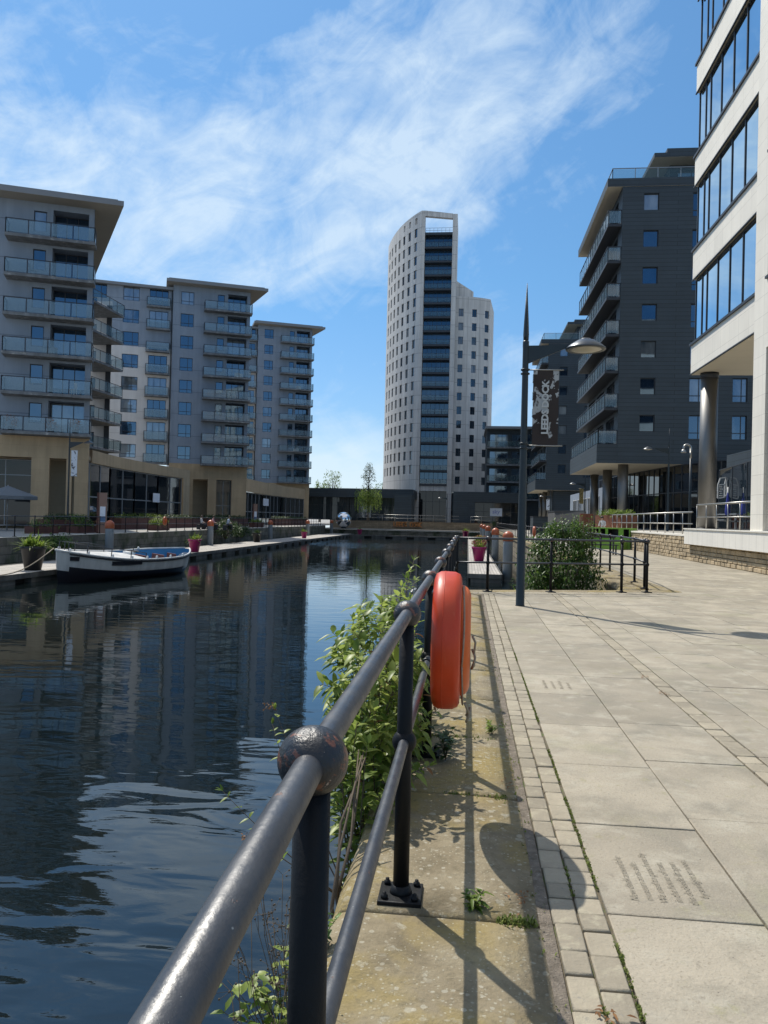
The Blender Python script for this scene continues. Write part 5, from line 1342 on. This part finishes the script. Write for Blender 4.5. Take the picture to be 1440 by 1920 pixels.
p = PX(1032,105); lamp(p[0], p[1], 'distant lamp post with a white banner under the farther black-clad block', 6.2, 1.2, R(180), True, False, cloth='banner_white')
p = PX(838,128); lamp(p[0], p[1], 'small dark lamp post standing before the tower lobby', 5.2, 1.2, R(180), False, False, z=.87)
p = PX(1293,41); t = thing('hooked_lamp', 'silver lamp post with a hooked top on the terrace beside the round steel column', 'street lamp', (p[0],p[1],1.04))
b = MB(); b.lathe([(.075,0),(.075,1.9),(.06,1.95),(.055,4.0)], 16); b.build('pole', M['lamp_paint'], t)
b = MB(); b.tube([(0,0,4.0),(0,0,4.55)]+[(-.19+.19*math.cos(q),0,4.55+.19*math.sin(q)) for q in [math.pi*k/10 for k in range(11)]]+[(-.38,0,4.45)], .055, 12); b.build('hook', M['steel'], t)
b = MB(); b.lathe([(.14,4.30),(.14,4.36),(.10,4.44),(.05,4.50)], 16, (-.38,0,0)); b.build('lamp_head', M['steel'], t)

# ------------------------------------------------------------------ trees and shrubs
def crown(b, c, rad, n, ls, lw, droop=.2, m=0, shell=.55, down=False, gap=0.):
    c = Vector(c)
    for k in range(n):
        d = rdir(); r = shell+(1-shell)*random.random()
        p = c+Vector((d.x*rad[0]*r, d.y*rad[1]*r, d.z*rad[2]*r))
        dd = (d+rdir()*.9) if not down else Vector((d.x*.3+rnd(-.2,.2), d.y*.3+rnd(-.2,.2), -1))
        leaf(b, p, dd, ls*rnd(.6,1.3), lw*rnd(.7,1.2), m, .2, droop)
random.seed(33)
p = PX(690,127); t = thing('weeping_tree', 'weeping tree with a feathery top by the mirror ball in front of the pavilion', 'tree', (p[0]-.8,131.8,.87)); t.scale = (1.12,1.12,1.06)
b = MB(); b.tube([(0,0,0),(.05,0,2),(.0,.1,5),(.15,0,8.6)], [.16,.14,.10,.03], 10)
for k in range(26):
    a = rnd(0,6.28); z = rnd(2.3,7.6); r = 1.9 if z < 5 else .95; b.tube([(0,0,z),(math.cos(a)*r*.6,math.sin(a)*r*.6,z+.5),(math.cos(a)*r,math.sin(a)*r,z+.2)], [.05,.03,.012], 5)
b.build('trunk', M['bark'], t)
b = MB()
for k in range(130):
    a = rnd(0,6.28); r = 2.1*math.sqrt(random.random()); z = rnd(2.6,5.2); n = random.randint(9,15); top_ = z+rnd(.0,.5)
    for j in range(n):
        q = Vector((math.cos(a)*r+rnd(-.12,.12), math.sin(a)*r+rnd(-.12,.12), top_-j*.13))
        if q.z < 1.5: break
        leaf(b, q, Vector((rnd(-.5,.5),rnd(-.5,.5),-1)), rnd(.16,.30), .045, 0, .2, .2)
for k in range(1300): crown(b, (rnd(-1.3,1.3),rnd(-1.3,1.3),rnd(3,5.0)), (.6,.6,.5), 1, .24, .06)
b.build('crown', M['willow'], t)
b = MB()
for k in range(34):
    z = rnd(5.0,9.2); r = 1.15*(1-max(0,z-7.2)/2.6); crown(b, (rnd(-r,r)*.8,rnd(-r,r)*.8,z), (.42,.42,.40), 34, .20, .055)
b.build('upper_crown', M['birch'], t)
def far_tree(px, d, h, w, label, mat='leaf_yel'):
    p = PX(px, d); t = thing('distant_tree', label, 'tree', (p[0],p[1],0)); b = MB(); b.tube([(0,0,0),(0,0,h*.9)], [.3,.05], 8)
    for k in range(8): a = rnd(0,6.28); b.tube([(0,0,h*.55),(math.cos(a)*w*.5,math.sin(a)*w*.5,h*rnd(.7,.95))], [.1,.03], 5)
    b.build('trunk', M['bark'], t); c = MB()
    for k in range(34): crown(c, (rnd(-w,w)*.75,rnd(-w,w)*.6,h*rnd(.62,1.02)), (w*.2,w*.2,h*.06), 22, .42, .10)
    c.build('crown', M[mat], t)
far_tree(622, 195, 12.5, 2.6, 'pale young tree peeping over the pavilion roof'); far_tree(600, 200, 10.2, 2.0, 'lower pale tree over the pavilion roof beside the last apartment block'); far_tree(716, 200, 10.5, 2.2, 'small green tree between the weeping tree and the tower', 'leaf')

random.seed(41)
t = thing('basin_shrub', 'large dense green shrub growing in the basin corner behind the end railing', 'shrub', (2.32,19.9,-1.6))
st_, lf, lf2 = MB(), MB(), MB()
for k in range(42):
    a = rnd(0,6.28); r = rnd(.2,1.3); tip = Vector((math.cos(a)*r*.95, math.sin(a)*r*1.2, rnd(1.5,3.0)*(1-.22*r))); st_.tube([(rnd(-.3,.3),rnd(-.3,.3),0), tip*.55+Vector((0,0,.2)), tip], [.03,.018,.005], 5)
    for j in range(8): crown(lf, tip*rnd(.55,1.0), (.20,.20,.18), 12, .11, .022)
def shrub_r(z): return .98*math.sqrt(max(.05, 1-((z-1.2)/1.95)**2)) if z > 1.2 else .98*(.85+.15*z/1.2)
for k in range(700):
    z = rnd(.1,3.0); a = rnd(0,6.28); r = shrub_r(z)*rnd(.72,1.06)*(1+.14*math.sin(a*3+z*2.2)+.08*math.sin(a*7-z*5)); x_ = math.cos(a)*r*.92+.12*(z-1.4)
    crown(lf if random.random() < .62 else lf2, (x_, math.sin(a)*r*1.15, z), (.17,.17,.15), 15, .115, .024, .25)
for k in range(34):     # loose top shoots
    a = rnd(0,6.28); r = rnd(0,.8); z = 2.7+rnd(0,.35); c_ = Vector((math.cos(a)*r+.35, math.sin(a)*r, z)); st_.tube([c_-Vector((0,0,.4)), c_+Vector((rnd(-.1,.1),0,.28))], [.008,.003], 4)
    for j in range(12): leaf(lf, c_+Vector((0,0,rnd(-.3,.28))), rdir(-.1,.9), rnd(.08,.13), .02)
st_.build('stems', M['stem'], t); lf.build('leaves', M['leaf'], t); lf2.build('darker_leaves', M['leaf_dark'], t)  # darker leaf clusters are scattered at random among the green

def bush(x, y, z, rad, n, label, mat='leaf', cat='bush', name='quay_bush', ls=.16):
    t = thing(name, label, cat, (x,y,z)); s_ = MB(); c = MB()
    for k in range(10): a = rnd(0,6.28); s_.tube([(0,0,0),(math.cos(a)*rad[0]*.6,math.sin(a)*rad[1]*.6,rad[2]*rnd(.8,1.6))], [.03,.008], 4)
    for k in range(n): d = rdir(-.5,1); q = rnd(.6,1.05); crown(c, (d.x*rad[0]*q, d.y*rad[1]*q, rad[2]*.85+d.z*rad[2]*q), (.22,.22,.2), 18, ls, ls*.24)
    s_.build('stems', M['stem'], t); c.build('leaves', M[mat], t); return t
p = PX(430,74); bush(-23.2, p[1], -.95, (1.6,2.4,1.0), 170, 'dark shrub overhanging the left basin wall below the seated people', 'leaf_dark')
bush(-23.3, 78, -1.0, (.8,1.6,.7), 70, 'dull low bush on the basin wall beyond the seated people', 'leaf_dark')
bush(-23.3, 41.5, -.9, (.5,1.8,.5), 60, 'low weedy bush at the foot of the left railing behind the bow', 'leaf')

# planter troughs and hedges on the left quay
def trough(x0, y0, x1, y1, label, h=.75, w=.9, hedge='leaf_dark', z=0, mat='darkred', hh=.3, dens=16, nm='planter_trough'):
    d = Vector((x1-x0,y1-y0,0)); Ln = d.length; rz = math.atan2(d.y,d.x); t = thing(nm, label, 'planter', ((x0+x1)/2,(y0+y1)/2,z), rz)
    b = MB(); hx, hy, k = Ln/2, w/2, .05
    b.box(-hx,hx,-hy,-hy+k,0,h); b.box(-hx,hx,hy-k,hy,0,h); b.box(-hx,-hx+k,-hy+k,hy-k,0,h); b.box(hx-k,hx,-hy+k,hy-k,0,h); b.build('box', M[mat], t)
    s_ = MB(); s_.face([(-hx+k,-hy+k,h-.06),(hx-k,-hy+k,h-.06),(hx-k,hy-k,h-.06),(-hx+k,hy-k,h-.06)]); s_.build('soil', M['soil'], t)
    c = MB()
    for q in range(int(Ln*dens)): crown(c, (rnd(-hx,hx)*.97, rnd(-hy,hy)*.95, h+rnd(.0,hh)), (.16,.16,.12), 12, .14, .035, .5)
    c.build('plants', M[hedge], t); return t
random.seed(52)
trough(-27.5,47.2,-26.9,51.5, 'dark red trough with drooping plants before the nearest block', .85, .9, 'leaf_dark', hh=.35)
trough(-26.4,44.0,-26.0,46.0, 'low dark red box with a thin pale plant by the left edge', .45, .8, 'leaf', hh=.35)
trough(-25.6,47.5,-25.4,49.4, 'low dark red box with a bushy green plant behind the big dark pot', .45, .8, 'leaf', hh=.75, dens=34)
trough(-25.3,50.0,-25.2,51.0, 'small dark red box with red-tinged leaves beside the bushy one', .45, .6, 'dry', hh=.4)
trough(-28.6,60,-28.8,70, 'long dark red trough with yellow-green plants in front of the curved glass shops', .95, 1.0, 'leaf_yel', hh=.35, dens=9)
trough(-28.8,70.5,-28.8,80, 'long dark red trough with a clipped dark hedge beside the yellow-green one', .95, 1.0, 'leaf_dark', hh=.3)
trough(-28.6,81,-28.2,95, 'long hedge trough in front of the middle apartment block', .95, 1.0, 'leaf_dark', hh=.35)
trough(-28,108,-27,126, 'farthest hedge trough in front of the last apartment block', .95, 1.0, 'leaf_dark', hh=.35)
p = PX(520,92); trough(-25.2,88,-25.2,92, 'small box of yellow flowers behind the far left railing', .6, .7, 'leaf_yel', hh=.3)
p = PX(275,63); trough(-25.5,60,-25.6,63, 'sunlit green planter behind the orange lifebuoy on the left quay', .45, .8, 'leaf_yel', hh=.55, dens=22)

# right terrace planter, turf seats, hoarding
p0, p1 = PX(1132,53), PX(1180,50)
trough(p0[0],p0[1],p1[0],p1[1], 'rust-coloured steel planter with trailing pale grasses on the terrace edge', .98, 1.3, 'leaf_yel', 1.04, 'corten', .3, 30)
p0, p1 = PX(1088,62), PX(1112,62); t = thing('rusty_steel_screen', 'deep rust-red steel screen left of the terrace planter', 'screen', (p0[0],p0[1],0)); b = MB(); b.box(0,p1[0]-p0[0],-.04,.04,0,2.2); b.build('panel', M['corten'], t); c = MB(); c.box(0,.08,.04,.3,0,2.2); c.build('stiffener', M['corten'], t)
p0, p1 = PX(1040,72), PX(1096,66); t = thing('hoarding', 'dark grey flat hoarding behind the shrub', 'hoarding', (p0[0],p0[1],0)); b = MB(); b.prism([(0,0),(p1[0]-p0[0],p1[1]-p0[1]),(p1[0]-p0[0]+1,p1[1]-p0[1]+6),(0,6)], 0, 2.45); b.build('panel', surf('grey_hoarding',(.07,.072,.075),.8,.25,.9), t); c = MB(); c.prism([(-.05,-.1),(p1[0]-p0[0]+.05,p1[1]-p0[1]-.1),(p1[0]-p0[0]+1,p1[1]-p0[1]+6),(-.05,6)], 2.45, 2.53); c.build('cap', M['dark_metal'], t)
p0, p1 = PX(1000,86), PX(1036,84); t = thing('hoarding', 'low dark timber hoarding left of the grey one, under the far black-clad block', 'hoarding', (p0[0],p0[1],0)); b = MB(); b.box(0,p1[0]-p0[0],0,4,0,2.0); b.build('panel', M['black_clad'], t); c = MB(); c.box(-.05,p1[0]-p0[0]+.05,-.05,4,2.0,2.07); c.build('cap', M['dark_metal'], t)
p0, p1 = PX(1098,45.5), PX(1182,43.5)
t = thing('turf_seat', 'bright green turf-covered bench block with square dark cut-outs beside the stone wall', 'bench', (p0[0],p0[1],0), math.atan2(p1[1]-p0[1],p1[0]-p0[0])); Lt = math.dist(p0,p1)
b = MB(); hs = [(Lt*a,Lt*c,.72,1.15,.5) for a, c in ((.03,.15),(.19,.31),(.35,.46),(.52,.75))]+[(Lt*.86,Lt*.98,.72,1.15,.5)]
wall_grid(b, straight, 0, Lt, .0, 1.22, hs, 0, 1, back=True); b.face([(0,0,1.22),(Lt,0,1.22),(Lt,.9,1.22),(0,.9,1.22)]); b.face([(0,0,0),(0,0,1.22),(0,.9,1.22),(0,.9,0)]); b.face([(Lt,0,0),(Lt,.9,0),(Lt,.9,1.22),(Lt,0,1.22)]); b.face([(0,.9,0),(0,.9,1.22),(Lt,.9,1.22),(Lt,.9,0)]); b.build('block', [M['turf'], M['black']], t)
c = MB(); c.box(Lt*.1,Lt*.95,-.9,-.002,0,.42); c.build('seat_step', M['turf'], t)
p = PX(1122,36); t = thing('picnic_bench', 'dark slatted bench at the end of the basin railing', 'bench', (p[0],p[1],0), R(6)); 
for zz, y0, y1, nm in ((.44,-.25,.2,'seat'),(.78,.22,.30,'backrest')):
    b = MB()
    for k in range(3): b.box(-.9,.9,y0+(y1-y0)*k/3,y0+(y1-y0)*(k+.85)/3,zz,zz+.045 if nm == 'seat' else zz+.1)
    b.build(nm, M['dark_metal'], t)
for sx in (-.8,.8): b = MB(); b.box(sx-.03,sx+.03,-.22,-.15,0,.44); b.box(sx-.03,sx+.03,.2,.27,0,.86); b.build('leg', M['dark_metal'], t)

# terrace furniture under the office
p = PX(1383,37); t = thing('terrace_table', 'grey slatted terrace table with benches under the office overhang', 'table', (p[0]-.1,p[1],1.32), R(0))
b = MB(); b.box(-.5,.5,-1.6,1.6,.70,.75); b.build('tabletop', M['grey_metal'], t)
for sx in (-.85,.85): b = MB(); b.box(sx-.16,sx+.16,-1.5,1.5,.42,.46); b.build('bench_seat', M['grey_metal'], t)
for sy in (-1.3,1.3): b = MB(); b.box(-.9,.9,sy-.04,sy+.04,.36,.42); b.box(-.45,-.38,sy-.04,sy+.04,0,.70); b.box(.38,.45,sy-.04,sy+.04,0,.70); b.build('leg_frame', M['grey_metal'], t)
for px_, d_, lb in ((1364,36.6,'folded blue and white parasol nearer the steel column on the terrace'),(1394,35.2,'folded blue and red parasol nearer the white pillar on the terrace')):
    p = PX(px_, d_); t = thing('folded_parasol', lb, 'parasol', (p[0],p[1],1.34)); b = MB(); b.lathe([(.025,0),(.025,2.0)], 8); b.build('pole', M['white'], t)
    c = MB(); c.lathe([(.10,.65),(.13,.8),(.11,1.1),(.05,1.55),(.015,1.8)], 10); c.build('canopy', surf('parasol_blue',(.035,.05,.30),.8,.2,3), t)

# ------------------------------------------------------------------ far end: mirror ball, place-name letters, totems
p = PX(645,126.5); t = thing('mirror_ball', 'large polished steel sphere standing at the far end of the basin', 'sculpture', (p[0],p[1],-.38))
b = MB(); b.ball((0,0,1.38), 1.28, 48, 32); b.build('sphere', M['chrome'], t); c = MB(); c.lathe([(.5,0),(.45,.15),(.25,.22)], 20); c.build('stand', M['dark_metal'], t)
p0, p1 = PX(736,129.9), PX(788,129.9); t = thing('place_name_letters', 'rusty orange capital letters spelling the dock name on the far brown wall', 'sign', (p0[0],130.8,.02))
xx = 0; Lw = p1[0]-p0[0]
for k, ch in enumerate('LEEDS DOCK'):
    if ch != ' ':
        me = text_mesh(ch, 1.15, .08, bold=.03); o = merge_text([(me, Matrix.Translation((xx,0,.02)) @ Matrix.Rotation(R(90),4,'X'))], 'letter', M['dock_letters'], t)
    xx += Lw/10
b = MB(); b.box(-.1,Lw+.1,-.12,.10,-.02,.05); b.build('stand', M['dark_metal'], t)
def totem(x, y, h, label):
    t = thing('information_totem', label, 'sign', (x,y,0), R(20)); b = MB(); b.box(-.24,.24,-.14,.14,0,h); b.build('body', surf('totem_orange',(.27,.165,.125),.6,.1,2), t)
    c = MB(); c.box(-.36,-.24,-.16,.16,0,h); c.build('side_fin', M['darkred'], t); d = MB(); d.box(-.16,.18,-.165,-.14,h*.28,h*.66); o = d.build('map_panel', M['sage'], t)
    e = MB(); e.box(-.16,.18,-.17,-.165,h*.29,h*.42); e.build('map_print', surf('map_blue',(.10,.17,.30),.5,.2,6), o); return t
p = PX(193,51); totem(p[0], p[1], 2.7, 'brownish information totem with a white map panel by the tan corner pillar'); p = PX(479,100); totem(p[0], p[1], 2.9, 'small distant brownish totem with a pale panel before the farther shop front')

# ------------------------------------------------------------------ people
def person(loc, rz, label, top, bottom='trouser', seated=True, lean=0., female=False, scale=1.):
    t = thing('person', label, 'person', loc, rz)
    hip = .47 if seated else .93
    J = {'pelvis': (0,0,hip), 'waist': (0,.02+lean*.3,hip+.20), 'chest': (0,.03+lean*.8,hip+.42), 'neck': (0,.02+lean,hip+.56), 'chin': (0,-.02+lean*1.1,hip+.62), 'head': (0,-.03+lean*1.15,hip+.74), 'crown': (0,.0+lean*1.15,hip+.84)}
    E_ = [('pelvis','waist'),('waist','chest'),('chest','neck'),('neck','chin'),('chin','head'),('head','crown')]
    rad = {'pelvis': .135, 'waist': .12, 'chest': .14, 'neck': .055, 'chin': .062, 'head': .088, 'crown': .06}
    for sd, n in ((-1,'l'),(1,'r')):
        J.update({'sh'+n: (sd*.18,.03+lean*.9,hip+.50), 'el'+n: (sd*.24,-.02+lean*.6,hip+.24), 'wr'+n: (sd*.17,-.24+lean*.5,hip+.17), 'hd'+n: (sd*.13,-.33+lean*.5,hip+.18)})
        rad.update({'sh'+n: .058, 'el'+n: .043, 'wr'+n: .031, 'hd'+n: .035}); E_ += [('chest','sh'+n),('sh'+n,'el'+n),('el'+n,'wr'+n),('wr'+n,'hd'+n)]
        if seated: J.update({'hp'+n: (sd*.10,-.02,hip-.01), 'kn'+n: (sd*.13,-.43,hip), 'an'+n: (sd*.13,-.40,.09), 'to'+n: (sd*.14,-.57,.045)})
        else: J.update({'hp'+n: (sd*.09,0,hip-.06), 'kn'+n: (sd*.10,-.02,.50), 'an'+n: (sd*.11,.03,.09), 'to'+n: (sd*.13,-.13,.04)})
        rad.update({'hp'+n: .10, 'kn'+n: .065, 'an'+n: .045, 'to'+n: .04}); E_ += [('pelvis','hp'+n),('hp'+n,'kn'+n),('kn'+n,'an'+n),('an'+n,'to'+n)]
    ks = list(J); me = bpy.data.meshes.new('body'); me.from_pydata([J[k] for k in ks], [(ks.index(a), ks.index(c)) for a, c in E_], [])
    o = bpy.data.objects.new('body', me); COL.objects.link(o); sk = o.modifiers.new('skin', 'SKIN'); sk.use_smooth_shade = True
    for i, k in enumerate(ks): me.skin_vertices[0].data[i].radius = (rad[k]*(1.15 if k in ('chest','waist') else 1), rad[k]*(.8 if k in ('chest','waist') else 1)); me.skin_vertices[0].data[i].use_root = (i == 0)
    sb = o.modifiers.new('sub', 'SUBSURF'); sb.levels = 1; sb.render_levels = 1
    bpy.context.view_layer.update(); nm = bpy.data.meshes.new_from_object(o.evaluated_get(bpy.context.evaluated_depsgraph_get())); bpy.data.objects.remove(o)
    nm.materials.clear()
    for m_ in (M['skin'], top, M['trousers'], M['hair']): nm.materials.append(m_)
    for p_ in nm.polygons:
        z, y, x = p_.center.z, p_.center.y, p_.center.x; mi = 2
        if z > hip+.575: mi = 3 if (z > hip+.78 or y > .01+lean*1.15) else 0
        elif z > hip+.07 and not (abs(x) > .10 and y < -.18+lean*.5): mi = 1
        elif y < -.2 and z > hip+.09: mi = 0
        if z < .10: mi = 3
        p_.material_index = mi
    bo = put('body', nm, t)
    h = MB(); hc = J['head']; h.lathe([(.0001,.10),(.06,.085),(.095,.03),(.102,-.03),(.09,-.10 if female else -.05)], 14, (hc[0],hc[1]+.025,hc[2]+.02)); h.build('hair', M['hair'], bo)
    return t
M['trousers'] = surf('dark_trousers', (.03,.032,.045), .9, .2, 8)
tw, tp, tb = surf('white_shirt', (.66,.66,.66), .9, .06, 8), surf('pink_top', (.50,.27,.30), .9, .08, 8), surf('pale_blue_shirt', (.45,.53,.68), .9, .06, 8)
def bench(x, y, label, z=0):
    t = thing('quay_bench', label, 'bench', (x,y,z), R(90)); 
    b = MB(); b.box(-.8,.8,-.22,.22,.40,.45); b.build('seat', M['dark_metal'], t)
    for sx in (-.65,.65): c = MB(); c.box(sx-.04,sx+.04,-.18,.18,0,.40); c.build('leg', M['dark_metal'], t)
for px_, d_, top_, lb in ((378,72,tw,'person in a white top sitting behind the left railing, leftmost of the three'),(400,71,tp,'person in a pink top sitting behind the orange-capped pile on the left quay'),(427,72.5,tb,'person in a pale blue shirt sitting and leaning forward on the left quay')):
    p = PX(px_, d_); bench(p[0]-.02, p[1]+.0, 'small dark bench under the %s' % ('white-topped sitter' if px_ == 378 else 'pink-topped sitter' if px_ == 400 else 'blue-shirted sitter')); person((p[0],p[1],0), R(90), lb, top_, lean=-.03 if px_ < 420 else -.16)
p = PX(1128,52); person((p[0]-.1,p[1]-1.2,.62), R(-40), 'person in a pale top sitting on the ledge below the rusty planter', tw, lean=-.10)
t = thing('planter_ledge', 'low pale ledge below the rusty planter where someone sits', 'ledge', (p[0]-.1,p[1]-1.2,0)); b = MB(); b.slab([(-.9,-.25),(.9,-.25),(.9,.5),(-.9,.5)], 0, 1.06, .02); b.build('block', M['white_stone'], t)

# orange flower boxes on the lowest balcony of the nearest block
for u, lb in ((-5.3,'leftmost'),(-2.6,'middle'),(-.9,'rightmost')):
    q = Matrix.Rotation(RZ, 3, 'Z') @ Vector((u,-1.0,0)); t = thing('balcony_plant', lb+' of three orange-leaved plants behind the lowest balcony glass of the nearest block', 'plant', (A.location.x+q.x, A.location.y+q.y, zsA[-1]))
    b = MB(); b.lathe([(.2,0),(.26,.3)], 12); b.build('pot', M['black'], t); c = MB()
    for k in range(18): crown(c, (rnd(-.4,.4),rnd(-.15,.15),rnd(.45,1.05)), (.15,.15,.15), 10, .14, .05)
    c.build('leaves', M['orange_leaf'], t)
# furniture on some balconies
random.seed(77)
k_ = 0
for blk, zs_, nm in ((A, zsA, 'nearest'), (B, zsB, 'middle'), (C, zsC, 'farthest')):
    for i, z in enumerate(zs_[:-1] if nm == 'nearest' else zs_):
        if random.random() < (.7 if nm != 'farthest' else .5):
            u = rnd(-5.2,-1.0); q = Matrix.Rotation(RZ, 3, 'Z') @ Vector((u,-.75,0)); kind = random.choice(('chair','table','box'))
            pos_ = ('left' if u < -3.5 else 'right')
            lb = '%s on the %s half of balcony %d from the top, %s apartment block' % ({'chair':'pale folding chair','table':'small round table','box':'pale storage box'}[kind], pos_, i+1, nm)
            lb = lb.replace('balcony %d from the top' % (i+1), 'the %s balcony down' % ('top','second','third','fourth','fifth','sixth','seventh','eighth','ninth','tenth')[i])
            t = thing('balcony_'+kind, lb, kind, (blk.location.x+q.x, blk.location.y+q.y, z), rnd(0,6)); mm = M['white'] if random.random() < .6 else M['grey_metal']
            if kind == 'chair':
                b = MB(); b.box(-.22,.22,-.22,.22,.42,.46); b.build('seat', mm, t); b = MB(); b.box(-.22,.22,.2,.23,.46,.95); b.build('backrest', mm, t)
                for sx in (-.19,.19):
                    for sy in (-.19,.19): b = MB(); b.box(sx-.02,sx+.02,sy-.02,sy+.02,0,.42); b.build('leg', mm, t)
            elif kind == 'table':
                b = MB(); b.lathe([(.34,.70),(.34,.73)], 16); b.build('tabletop', mm, t); b = MB(); b.lathe([(.2,0),(.03,.04),(.03,.70)], 10); b.build('pedestal', mm, t)
            else:
                b = MB(); b.slab([(-.5,-.25),(.5,-.25),(.5,.25),(-.5,.25)], 0, .55, .03); b.build('body', mm, t); b = MB(); b.slab([(-.52,-.27),(.52,-.27),(.52,.27),(-.52,.27)], .55, .60, .02); b.build('lid', mm, t)
p = PX(14,52); t = thing('cafe_parasol', 'wide grey cafe parasol at the left edge before the nearest block', 'parasol', (p[0],p[1],0)); b = MB(); b.lathe([(.035,0),(.03,3.1)], 8); b.build('pole', M['grey_metal'], t)
b = MB()
for k in range(8):
    a0, a1 = k*math.pi/4+.3, (k+1)*math.pi/4+.3; P_ = lambda a, r, z: (math.cos(a)*r, math.sin(a)*r, z)
    b.face([P_(a0,1.9,2.35),P_(a1,1.9,2.35),(0,0,3.05)]); b.face([P_(a0,1.9,2.12),P_(a1,1.9,2.12),P_(a1,1.9,2.35),P_(a0,1.9,2.35)])
b.build('canopy', surf('grey_canvas',(.15,.17,.19),.9,.06,3), t)
